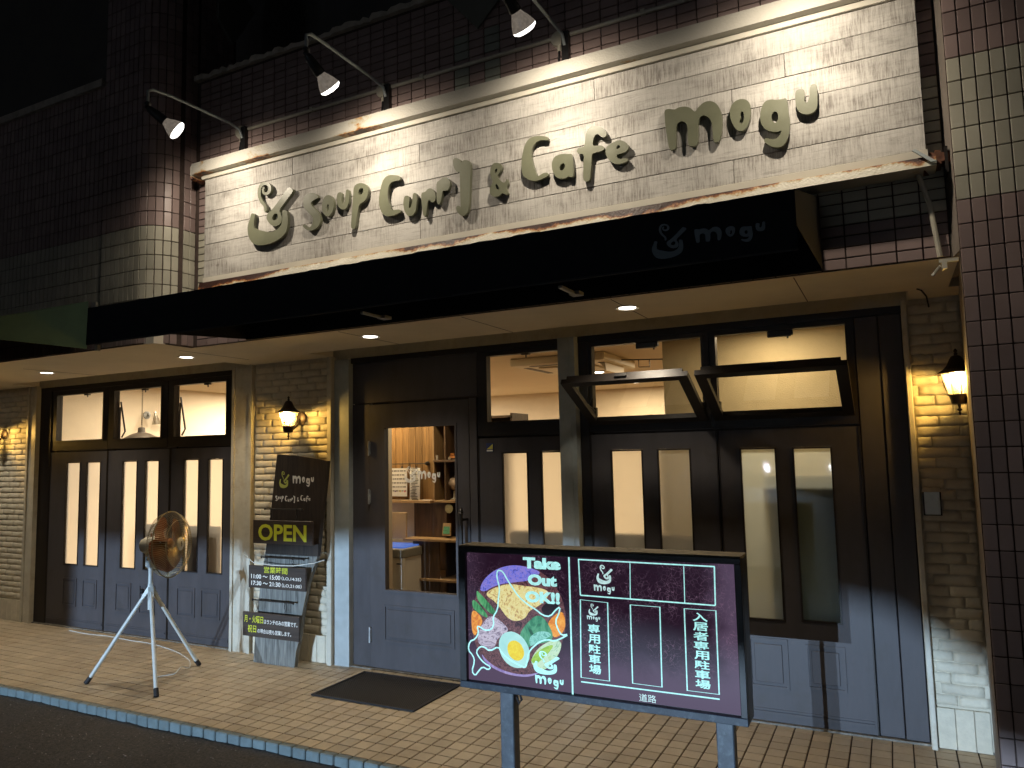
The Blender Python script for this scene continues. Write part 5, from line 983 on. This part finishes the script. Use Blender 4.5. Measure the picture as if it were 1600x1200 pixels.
cr_ = mr(vo.outputs['Distance'], .036, .0, 0, 1); cr_ = math_node(N, L, 'MULTIPLY', cr_, mr(n0.outputs['Fac'], .35, .62)); cr_ = math_node(N, L, 'MULTIPLY', cr_, math_node(N, L, 'SUBTRACT', 1., bot))
m1 = N.new('ShaderNodeMix'); m1.data_type = 'RGBA'; m1.inputs['A'].default_value = (.014, .0048, .0125, 1); m1.inputs['B'].default_value = (.070, .045, .080, 1); L.new(e_, m1.inputs['Factor'])
m2 = N.new('ShaderNodeMix'); m2.data_type = 'RGBA'; L.new(math_node(N, L, 'MULTIPLY', cr_, .75), m2.inputs['Factor']); L.new(m1.outputs['Result'], m2.inputs['A']); m2.inputs['B'].default_value = (.19, .11, .17, 1)
L.new(m2.outputs['Result'], p.inputs['Emission Color']); p.inputs['Emission Strength'].default_value = 1.15
G().box(X0 + .035, X1 - .027, -1.4485, -1.4402, Z0 + .034, Z1 - .029).obj('film', pm, lb)
lineM = emit('lit_pale_cyan', (.42, .86, .85), 1.0, .25, 60); whiteM = emit('lit_pale_white', (.55, .80, .80), .9, .2, 50)
eg = lambda k, c, s=1., v=.3, sc=40: emit('lit_' + k, c, s, v, sc)
def food(k, cols, scale, dist=1.5, stretch=(1, 1, 1), rot=0., s=1.):
    m = bpy.data.materials.new('lit_' + k); m.use_nodes = True; N, L = nodes(m); p = principled(m); p.inputs['Base Color'].default_value = (.02, .02, .02, 1); p.inputs['Roughness'].default_value = .3; p.inputs['Specular IOR Level'].default_value = .3
    geo = N.new('ShaderNodeNewGeometry'); mp = N.new('ShaderNodeMapping'); mp.inputs['Rotation'].default_value = (0, rot, 0); mp.inputs['Scale'].default_value = stretch; L.new(geo.outputs['Position'], mp.inputs['Vector'])
    n = N.new('ShaderNodeTexNoise'); n.inputs['Scale'].default_value = scale; n.inputs['Detail'].default_value = 7; n.inputs['Roughness'].default_value = .62; n.inputs['Distortion'].default_value = dist; L.new(mp.outputs[0], n.inputs['Vector'])
    cr = N.new('ShaderNodeValToRGB'); e = cr.color_ramp.elements; K = len(cols)
    e[0].position = .33; e[0].color = (*cols[0], 1); e[1].position = .67; e[1].color = (*cols[-1], 1)
    for q in range(1, K - 1): z = e.new(.33 + .34 * q / (K - 1)); z.color = (*cols[q], 1)
    L.new(n.outputs['Fac'], cr.inputs[0]); L.new(cr.outputs[0], p.inputs['Emission Color']); p.inputs['Emission Strength'].default_value = s
    return m
fm = dict(disc=food('soup', [(.012, .004, .010), (.06, .022, .03), (.20, .09, .10), (.03, .010, .018), (.26, .13, .15)], 38), rim=food('bowl_blue', [(.05, .05, .30), (.16, .18, .72), (.28, .22, .62), (.12, .14, .55)], 55), lowrim=food('bowl_lilac', [(.22, .16, .42), (.40, .34, .66)], 30),
          chicken=food('chicken', [(.30, .13, .10), (.62, .46, .16), (.80, .74, .36), (.70, .62, .24), (.85, .82, .62)], 26, 2.2), bean1=food('bean', [(.01, .05, .02), (.05, .30, .10), (.16, .46, .20)], 34, 1, (1, 1, .35), .8),
          carrot1=food('carrot', [(.50, .10, .02), (.80, .30, .03), (.90, .44, .08)], 30), onion=food('meat', [(.10, .08, .14), (.40, .36, .50), (.62, .58, .70), (.14, .10, .18), (.55, .52, .62)], 15, 2.5, (1, 1, 2.2), .5),
          pepper=food('pepper', [(.01, .09, .05), (.04, .26, .14), (.10, .38, .22), (.03, .18, .10)], 20, 1.5, (1, 1, .5), -.6), shine=food('pepper_shine', [(.04, .28, .22), (.30, .72, .66), (.08, .36, .30)], 34, 2.5), cabbage=food('cabbage', [(.22, .50, .30), (.60, .84, .66), (.40, .66, .30)], 26, 2.5), leaf=food('leaf', [(.16, .42, .03), (.46, .74, .12)], 26, 2),
          egg=food('egg_white', [(.36, .74, .74), (.48, .86, .84)], 12), yolk=food('yolk', [(.78, .55, .02), (.88, .80, .06)], 40), dark=food('shadow', [(.008, .002, .006), (.02, .008, .014)], 30), bean2=None, carrot2=None)
fm['bean2'] = fm['bean1']; fm['carrot2'] = fm['carrot1']
for k, nm in enumerate(('disc', 'rim', 'dark', 'carrot2', 'carrot1', 'chicken', 'bean2', 'bean1', 'onion', 'pepper', 'shine', 'cabbage', 'leaf', 'lowrim', 'egg', 'yolk')):
    P_ = FOOD[nm] if nm in ('disc', 'egg', 'yolk') else smooth_loop(FOOD[nm], 2)
    G().poly(P_, [], facing(-1.4490 - .00018 * k), 0).obj('printed_' + {'disc': 'soup', 'rim': 'bowl_rim', 'lowrim': 'bowl_edge', 'dark': 'shadow', 'shine': 'highlight', 'bean1': 'bean', 'bean2': 'bean', 'carrot1': 'carrot', 'carrot2': 'carrot'}.get(nm, nm), fm[nm], lb, fix=False)
G().strip(smooth_loop(OUTLINE), .0068, facing(-1.4524), True).obj('printed_coastline', lineM, lb, fix=False)
g = G()
G().strip(MAPLINES[0], .0075, facing(-1.4524)).obj('printed_divider', lineM, lb, fix=False)
for k, ln in enumerate(MAPLINES[1:]):
    g.strip(ln[:-1] if len(ln) == 5 else ln, .0055 if k != 4 and k != 5 else .0035, facing(-1.4524), len(ln) == 5)
g.obj('printed_parking_plan', lineM, lb, fix=False)
f6 = facing(-1.4530)
text_flat(lb, 'Take', (-1.512, -1.328, 1.033, 1.083), f6, lineM, bold=.06); text_flat(lb, 'Out', (-1.490, -1.348, .960, 1.010), f6, lineM, bold=.06); text_flat(lb, 'OK!!', (-1.505, -1.336, .885, .936), f6, lineM, bold=.06)
print_glyphs(lb, LOGO, RECT['lb_bowl'], f6, lineM); print_glyphs(lb, MOGU, (-1.465, -1.329, .523, .575), f6, lineM)
print_glyphs(lb, LOGO, RECT['m1_bowl'], f6, whiteM); print_glyphs(lb, MOGU, (-1.176, -1.083, .944, .982), f6, whiteM)
print_glyphs(lb, LOGO, RECT['m2_bowl'], f6, whiteM); print_glyphs(lb, MOGU, (-1.212, -1.152, .826, .850), f6, whiteM)
def vert(s, x0, x1, z0, z1):
    h = (z1 - z0) / len(s)
    for i, ch in enumerate(s): text_flat(lb, ch, (x0, x1, z1 - (i + 1) * h + h * .07, z1 - i * h - h * .02), f6, lineM, bold=.022)
vert('専用駐車場', -1.209, -1.155, .605, .815); vert('入居者専用駐車場', -.757, -.697, .599, .897)
text_flat(lb, '道路', (-.992, -.920, .521, .552), f6, whiteM, bold=.004)

# vinyl on the door pane
print_glyphs(ed, LOGO, (-3.200, -3.088, 1.352, 1.470), facing(.0328), white_print, 'vinyl_logo'); print_glyphs(ed, MOGU, (-3.085, -2.890, 1.350, 1.440), facing(.0328), white_print, 'vinyl_logo')

# ------------------------------------------------------------------ room behind the glass
CE = 2.42
box('interior_floor', -7.9, .34, .12, 5.6, -.05, .0, inner_floor, bevel=0, kind='structure')
box('interior_ceiling', -7.9, .34, .301, 5.6, CE, CE + .08, inner_ceiling, bevel=0, kind='structure')
box('interior_back_wall', -7.9, .34, 5.5, 5.6, .0, CE - .001, inner_wall, bevel=0, kind='structure')
box('interior_side_wall', -7.9, -7.81, .16, 5.499, .0, CE - .001, inner_wall, bevel=0, kind='structure')
box('interior_side_wall', .342, .40, .16, 5.6, .0, CE - .001, inner_wall_y, bevel=0, kind='structure')
box('interior_partition', -1.56, .340, 1.20, 1.30, .001, CE - .001, inner_wall_y, bevel=0, kind='structure')
box('entrance_screen_wall', -4.50, -3.869, .74, .80, .001, CE - .001, inner_wall, bevel=0, kind='structure')
box('entrance_side_wall', -4.56, -4.50, .16, 2.2, .001, CE - .001, inner_wall, bevel=0, kind='structure')
pw = thing('plank_partition', (-4.0, 1.32, 0), 'wall of upright brown planks behind the notices, seen through the entrance door', 'partition')
x = -4.49
while x < -3.77: box('plank', x, min(x + .075, -3.765) - .002, 1.30 + random.uniform(0, .004), 1.33, 1.14, 1.90, plankwall, pw, .001); x += .075
box('ledge', -4.49, -3.765, 1.235, 1.299, 1.112, 1.137, oak, pw, .002); box('lower_panel', -3.975, -3.64, 1.285, 1.30, .795, 1.11, walnut, pw, .001); box('lower_wall', -4.49, -3.976, 1.31, 1.33, .0, 1.11, inner_wall, pw, 0)
cab = thing('display_shelf', (-3.4, 1.30, 0), 'dark walnut shelf unit holding a globe and small ornaments, behind the entrance door pane', 'shelf')
for x in (-3.757, -3.632, -3.30, -2.95): box('upright', x, x + .017, 1.27, 1.60, .0 if x > -3.7 else 1.138, 1.90, oak if x < -3.7 else walnut, cab, .001)
for z in (.44, .785, 1.118, 1.482, 1.86): box('shelf_board', -3.739 if z > 1.1 else -3.99, -2.94, 1.255 if z > 1 else 1.12, 1.60, z, z + .020, walnut if z > 1.2 else oak, cab, .001)
box('back_panel', -3.98, -2.94, 1.601, 1.615, .0, 1.90, walnut, cab, 0)
box('lower_front', -3.90, -3.62, 1.15, 1.165, .462, .783, walnut, cab, .001); box('lower_front', -3.86, -3.62, 1.15, 1.165, .02, .438, walnut, cab, .001)
t = thing('desk_globe', (-3.585, 1.36, 1.14), 'small pale globe on a shelf, half hidden by the right edge of the door pane', 'globe')
G().lathe((-3.585, 1.36, 1.285), (0, .3, 1), [(.004, -.058), (.032, -.048), (.054, -.02), (.058, 0), (.054, .02), (.032, .048), (.004, .058)], 20).obj('ball', mat('globe_map', (.52, .40, .30), .4, var=.5, scale=28), t, smooth=True)
G().tube([(-3.585 + .068 * math.sin(a), 1.36, 1.285 + .068 * math.cos(a)) for a in [i * math.pi / 10 for i in range(11)]], .004, 6).obj('meridian', pvc, t, smooth=True)
G().lathe((-3.585, 1.36, 1.139), (0, 0, 1), [(.035, 0), (.036, .008), (.012, .018), (.010, .075)], 16).obj('foot', pvc, t, smooth=True)
t = thing('toy_car', (-3.56, 1.33, 1.504), 'tiny orange vintage toy car on the upper shelf behind the entrance door pane', 'toy')
G().hexa([(-3.61, 1.31, 1.515), (-3.51, 1.31, 1.515), (-3.51, 1.36, 1.515), (-3.61, 1.36, 1.515), (-3.60, 1.315, 1.54), (-3.52, 1.315, 1.535), (-3.52, 1.355, 1.535), (-3.60, 1.355, 1.54)]).box(-3.595, -3.56, 1.32, 1.35, 1.541, 1.562).obj('body', mat('toy_orange', (.6, .24, .06), .4), t, bevel=.002)
for x in (-3.598, -3.520): G().lathe((x, 1.304, 1.515), (0, 1, 0), [(.013, 0), (.013, .008)], 14).obj('wheel', pvc, t)
t = tag(G().box(-3.735, -3.718, 1.29, 1.31, 1.503, 1.545).obj('small_candle', paper, bevel=.003), 'tiny white candle on the upper shelf left of the toy car', 'candle')
t = tag(G().lathe((-3.585, 1.262, 1.065), (0, 1, 0), [(.040, 0), (.042, .004), (.040, .008)], 28).obj('hanging_disc', mat('straw_disc', (.30, .27, .15), .8, var=.3, scale=60)), 'round straw coloured disc hanging under the globe shelf', 'ornament')
t = thing('framed_card', (-3.58, 1.24, .806), 'small wooden framed green card standing on the lower shelf behind the entrance door pane', 'picture frame')
G().hexa([(-3.635, 1.22, .83), (-3.545, 1.22, .83), (-3.545, 1.232, .83), (-3.635, 1.232, .83), (-3.645, 1.26, .935), (-3.565, 1.26, .935), (-3.565, 1.272, .935), (-3.645, 1.272, .935)]).obj('frame', oak, t)
G().add([(-3.625, 1.2215, .845), (-3.557, 1.2215, .845), (-3.572, 1.2560, .922), (-3.634, 1.2560, .922)], [(0, 1, 2, 3)]).obj('card', mat('green_card', (.05, .22, .12), .5, var=.5, scale=90), t, fix=False)
t = thing('note_rail', (-4.0, 1.27, 1.47), 'thin black rail with ring clips on the plank wall, holding two notices', 'rail')
G().tube([(-4.40, 1.262, 1.472), (-3.83, 1.262, 1.472)], .004, 6).lathe((-3.826, 1.298, 1.472), (0, -1, 0), [(.020, 0), (.020, .012), (.010, .040)], 14).obj('rod', black_m, t)
for x in (-4.225, -4.09, -4.005, -3.925): G().tube([(x + .011 * math.cos(a), 1.262, 1.460 + .011 * math.sin(a)) for a in [i * math.pi / 5 for i in range(11)]], .0018, 5).box(x - .006, x + .006, 1.256, 1.268, 1.425, 1.448).obj('ring_clip', black_m, t)
t = thing('paper_notice', (-4.13, 1.25, 1.3), 'wide white sheet with lines of text clipped to the rail, left of the curling slip', 'notice')
G().box(-4.30, -4.030, 1.2545, 1.2558, 1.172, 1.432).obj('sheet', paper, t, bevel=0)
g = G()
for i in range(6):
    z = 1.402 - i * .037; x = -4.285
    while x < -4.06: w_ = random.uniform(.012, .04); g.add([(x, 1.2540, z), (x + w_, 1.2540, z), (x + w_, 1.2540, z + .010), (x, 1.2540, z + .010)], [(0, 1, 2, 3)]); x += w_ + .006
g.obj('text_lines', ink, t, fix=False, kind='stuff')
for x, c in ((-4.168, (.12, .03, .2)), (-4.113, (.7, .55, .05)), (-4.062, (.7, .05, .12))): G().box(x, x + .012, 1.2530, 1.2536, 1.212, 1.225).obj('coloured_dot', mat('dot%.1f' % abs(c[0]), c, .5), t, bevel=0)
t = thing('paper_slip', (-3.93, 1.25, 1.3), 'long narrow curling slip of paper with printed rows clipped to the rail', 'notice')
g = G(); tx = []
for i in range(13):
    f = i / 12; z = 1.435 - .31 * f; xo = -.012 * f + .012 * math.sin(f * 3.0); yo = -.012 * math.sin(f * 3.4)
    g.v += [(-3.995 + xo, 1.252 + yo, z), (-3.880 + xo, 1.250 + yo * 1.3, z - .004)]
for i in range(12): g.f.append((2 * i, 2 * i + 1, 2 * i + 3, 2 * i + 2))
g.obj('sheet', paper, t, fix=False)
g = G()
for i in range(22):
    f = (i + .8) / 23; z = 1.435 - .31 * f; xo = -.012 * f + .012 * math.sin(f * 3.0); yo = -.012 * math.sin(f * 3.4) * 1.3 - .004; a = -3.985 + xo + random.uniform(0, .02); b = a + random.uniform(.05, .085)
    g.add([(a, 1.250 + yo, z), (b, 1.249 + yo, z), (b, 1.249 + yo, z + .006), (a, 1.250 + yo, z + .006)], [(0, 1, 2, 3)])
g.obj('text_lines', ink, t, fix=False, kind='stuff')
t = thing('ice_cream_freezer', (-3.9, 1.0, 0), 'white chest freezer with a rounded grey rim and blue glowing lid behind the entrance door', 'freezer')
def rounded(x0, x1, y0, y1, r, n=6):
    o = []
    for cx_, cy_, a0 in ((x1 - r, y0 + r, -90), (x1 - r, y1 - r, 0), (x0 + r, y1 - r, 90), (x0 + r, y0 + r, 180)):
        for i in range(n + 1): a = R(a0 + 90 * i / n); o.append((cx_ + r * math.cos(a), cy_ + r * math.sin(a)))
    return o
def prism_z(o, z0, z1): g = G(); n = len(o); return g.add([(a, b, z0) for a, b in o] + [(a, b, z1) for a, b in o], [tuple(range(n))[::-1], tuple(range(n, 2 * n))] + [(i, (i + 1) % n, n + (i + 1) % n, n + i) for i in range(n)])
prism_z(rounded(-4.45, -3.812, .88, 1.225, .03), .01, .665).obj('cabinet', mat('freezer_white', (.78, .74, .66), .35, var=.03), t, smooth=True)
prism_z(rounded(-4.46, -3.800, .868, 1.23, .06), .667, .745).obj('rim', mat('freezer_grey', (.30, .29, .25), .35, var=.04), t, bevel=.008, smooth=True)
prism_z(rounded(-4.43, -3.835, .905, 1.21, .05), .746, .757).obj('lid', emit('painted_lid_glow', (.10, .22, .75), .62, .25, 14), t)  # lid emits by itself, blue light painted into its colour
G().box(-3.885, -3.835, .8785, .8798, .612, .622).obj('badge', ink, t)
t = tag(G().box(-4.17, -3.985, 1.17, 1.19, .80, 1.03).obj('tan_menu_card', mat('tan_board', (.50, .36, .19), .7, var=.05), bevel=.002), 'plain tan board standing behind the freezer', 'board')
t = tag(G().lathe((-4.165, 1.10, .80), (0, 0, 1), [(.03, 0), (.036, .03), (.030, .08), (.012, .10)], 16).obj('black_dispenser', rubber, smooth=True), 'small rounded black dispenser between the freezer lid and the tan board', 'dispenser')
# air conditioner, ceiling lights
t = thing('ceiling_air_conditioner', (-2.75, 2.7, CE), 'square cassette air conditioner in the warm ceiling behind the upper windows', 'air conditioner')
acm = mat('ac_plastic', (.66, .58, .42), .5, var=.03); acs = mat('ac_slot', (.09, .07, .05), .6)
box('panel', -3.22, -2.30, 2.25, 3.15, CE - .075, CE - .001, acm, t, .010); box('grille', -3.02, -2.50, 2.45, 2.95, CE - .09, CE - .076, acm, t, .006)
for (a, b, c, d) in ((-3.05, -2.47, 2.31, 2.37), (-3.05, -2.47, 3.03, 3.09), (-3.16, -3.10, 2.42, 2.98), (-2.42, -2.36, 2.42, 2.98)): box('air_slot', a, b, c, d, CE - .0795, CE - .0755, acs, t, .001)
G().hexa([(-2.42, 2.44, CE - .04), (-2.36, 2.44, CE - .04), (-2.36, 2.96, CE - .04), (-2.42, 2.96, CE - .04), (-2.36, 2.44, CE - .15), (-2.35, 2.44, CE - .15), (-2.35, 2.96, CE - .15), (-2.36, 2.96, CE - .15)]).obj('louvre', acm, t)
t.location += Vector((.11, -.65, 0))
t = thing('ceiling_rail', (-2.2, 2.2, CE), 'thin black rail with two clips on the ceiling beside the cassette air conditioner', 'rail')
G().tube([(-2.75, 1.95, CE - .03), (-2.03, 2.35, CE - .03)], .006).tube([(-2.55, 2.06, CE - .03), (-2.55, 2.06, CE - .10), (-2.46, 2.11, CE - .10), (-2.46, 2.11, CE - .03)], .005).tube([(-2.35, 2.17, CE - .03), (-2.35, 2.17, CE - .10), (-2.26, 2.22, CE - .10), (-2.26, 2.22, CE - .03)], .005).obj('rod', black_m, t)
t.location += Vector((.50, .10, 0))
idl = emit('inner_downlight_glow', (1., .93, .78), 10)
inner_pos = [(-2.83, 3.20, 40, 'in front of the air conditioner', 1), (-2.88, 4.67, 40, 'near the back wall', 1), (-1.75, 2.9, 30, '', 0), (-.70, .75, 11.5, '', 0), (-4.10, .98, 20, '', 0), (-3.3, .70, 8, '', 0), (-6.9, 2.6, 100, '', 0), (-5.9, 3.9, 110, '', 0), (-5.6, 1.7, 40, '', 0), (-6.9, 1.0, 24, '', 0)]
for x, y, e, lb_, seen in inner_pos:
    t = None
    if seen:
        t = thing('inner_downlight', (x, y, CE), 'round downlight in the warm ceiling behind the upper windows, ' + lb_, 'ceiling light', 'downlights inside the cafe')
        G().lathe((x, y, CE - .006), (0, 0, 1), [(.075, 0), (.075, .0055)], 24).obj('trim_ring', pvc, t); G().lathe((x, y, CE - .009), (0, 0, 1), [(.058, 0), (.058, .0025)], 24).obj('diffuser', idl, t)
    L_ = bpy.data.lights.new('inner_light', 'AREA'); L_.shape = 'DISK'; L_.size = .22; L_.energy = e; L_.color = (1., .79, .50) if x > -4.4 else (1., .83, .60)
    lo = bpy.data.objects.new('inner_light', L_); C.objects.link(lo); lo.location = (x, y, CE - .02)
    if t: lo.parent = t; lo.location = (0, 0, -.02)
# pendant lamp and clip spotlight in the left room
t = thing('pendant_lamp', (-7.40, 1.0, 1.9), 'dark conical pendant lamp on a chain inside the middle upper window of the left front', 'pendant lamp')
G().lathe((-7.40, 1.0, 1.78), (0, 0, 1), [(.20, 0), (.19, .02), (.10, .07), (.040, .09), (.036, .14), (.010, .15)], 24).obj('shade', mat('pendant_enamel', (.07, .06, .05), .4, var=.1), t, smooth=True)
g = G(); z = 1.93
while z < CE - .02: g.tube([(-7.40 + .009 * math.cos(a), 1.0 + .0025, z + .012 + .014 * math.sin(a)) for a in [i * math.pi / 4 for i in range(9)]], .0022, 4); z += .022
g.obj('chain', black_m, t)
t = thing('wall_spotlight', (-7.80, 1.42, 2.05), 'small silver spotlight clipped to the wall inside the middle upper window of the left front', 'spotlight')
G().lathe((-7.80, 1.36, 2.09), (1, 0, 0), [(.045, 0), (.045, .012), (.012, .02), (.010, .05)], 18).obj('base', steel_m, t, smooth=True); G().lathe((-7.73, 1.42, 2.13), (.1, .1, -1), [(.016, 0), (.020, .05), (.045, .12), (.055, .15)], 18).obj('shade', mat('brushed_silver', (.5, .48, .42), .25, metal=.8), t, smooth=True)
# chairs, cabinet and curtain-like things blurred by the frosted panes
chair_wood = mat('dark_chair_wood', (.05, .03, .02), .5, var=.2)
def chair(x, y, rz, label):
    t = thing('dining_chair', (x, y, 0), label, 'chair', 'chairs behind the frosted panes'); ORG[t.name] = Vector((0, 0, 0))
    box('seat', -.20, .20, -.20, .20, .42, .46, chair_wood, t, .008); box('backrest', -.20, .20, .18, .21, .50, .98, chair_wood, t, .01)
    for sx in (-.18, .18):
        box('leg', sx - .018, sx + .018, -.19, -.155, 0, .419, chair_wood, t, .003); box('leg', sx - .018, sx + .018, .18, .212, 0, .549, chair_wood, t, .003)
    t.rotation_euler = (0, 0, rz)
chair(-5.35, .33, math.pi, 'dark chair blurred behind the right folding door of the left front'); chair(-6.05, .36, math.pi + .2, 'dark chair blurred behind the middle folding door of the left front')
t = thing('shade_bench', (-1.7, .46, 0), 'added high backed bench darkening the lower parts of the warm frosted strips', 'bench')  # unseen bench added to darken the strips towards the bottom
box('backrest', -2.46, -1.02, .34, .40, .30, 1.00, chair_wood, t, .02); box('seat', -2.46, -1.02, .401, .80, .36, .46, chair_wood, t, .02)
t = thing('storage_cabinet', (-.35, .30, 0), 'tall grey cabinet with a tan top, blurred behind the rightmost frosted strip', 'cabinet')
box('body', -.66, -.10, .085, .45, .0, 1.325, mat('grey_cabinet', (.55, .55, .50), .6), t, .004); box('top', -.68, -.08, .078, .46, 1.326, 1.385, mat('tan_cabinet_top', (.62, .42, .24), .6), t, .004)

# ------------------------------------------------------------------ parked car whose headlights rake the lower shopfront, second car added for a reflection
cp_m = mat('car_paint', (.08, .09, .11), .25, metal=.5, var=.03); cg = mat('car_glass', (.02, .02, .025), .05)
YC = -30.
cut = [(-16, -.6), (-7.02, -.6), (-7.0, .84), (-5.8, .83), (-4.6, .82), (-3.7, .93), (-2.6, .99), (-1.4, .90), (.0, .68), (.39, .42), (1.5, .15)]
for cx_, lit, lb_ in ((-5.6, True, 'dark car across the road behind the viewer with its low beams on'), (-1.68, False, 'added dark car across the road behind the viewer, for the second mirrored lamp point')):
    car = thing('parked_car', (cx_, YC - .2, -.066), lb_, 'car', 'cars parked across the road'); oy = YC + 11.
    prof = [(-11.16, .20), (-11.14, .62), (-11.35, .82), (-12.2, .93), (-12.85, 1.38), (-14.1, 1.42), (-15.0, 1.02), (-15.35, .95), (-15.42, .30), (-15.2, .18)]
    G().poly([(a + oy, b) for a, b in prof], [], lambda a, b, d: (cx_ - .85 + d, a, b), 1.70).obj('body', cp_m, car, bevel=.03)
    G().poly([(a + oy, b) for a, b in ((-12.28, .95), (-12.84, 1.33), (-14.05, 1.37), (-14.8, 1.03))], [], lambda a, b, d: (cx_ - .855 + d, a, b), 1.71).obj('side_window', cg, car)
    for x in (cx_ - .87, cx_ + .69):
        for y in (-12.0, -14.6): G().lathe((x, y + oy, .25), (1, 0, 0), [(.20, 0), (.31, .02), (.31, .17), (.20, .19)], 24).obj('wheel', rubber, car)
    for x in (cx_ - .60, cx_ + .60):
        hl = G().lathe((x, YC - .135, .54), (0, 1, 0), [(.085, 0), (.085, .01), (.06, .02)], 20).obj('headlight', emit('headlight_glow', (.75, .87, 1.), 40 if lit else 3), car)
        G().lathe((x, YC - .125, .65), (0, 1, 0), [(.07, 0), (.07, .006), (.04, .012)], 16).obj('mirror_glint', emit('mirror_glint_glow', (.75, .87, 1.), 500), car)  # unseen glowing disc added for the bright points mirrored in the panes
        if not lit: continue
        Ls = Vector((x, YC + .02, .54)); ps = []
        for wx, wz in cut: ps.append(Ls + (Vector((wx, 0, wz)) - Ls) * (.40 / abs(Ls.y)))   # projector shutter: sharp upper edge of the low beam
        n = len(ps); V = [tuple(q) for q in ps] + [(q.x, q.y, q.z + .10) for q in ps]; V += [(a, b + .004, c) for a, b, c in V]
        F = [(i, i + 1, n + i + 1, n + i) for i in range(n - 1)] + [(2 * n + i, 3 * n + i, 3 * n + i + 1, 2 * n + i + 1) for i in range(n - 1)] + [(i, 2 * n + i, 2 * n + i + 1, i + 1) for i in range(n - 1)]
        G().add(V, F).obj('beam_shutter', black_m, hl, fix=False)
        L_ = bpy.data.lights.new('headlight_beam', 'SPOT'); L_.energy = 19500; L_.color = (.54, .75, 1.); L_.spot_size = R(30); L_.spot_blend = .5; L_.shadow_soft_size = .0014
        lo = bpy.data.objects.new('headlight_beam', L_); C.objects.link(lo); lo.parent = car; lo.location = Ls - Vector((cx_, YC - .2, -.066)); lo.rotation_euler = Vector((.11, 1, -.004)).to_track_quat('-Z', 'Y').to_euler()
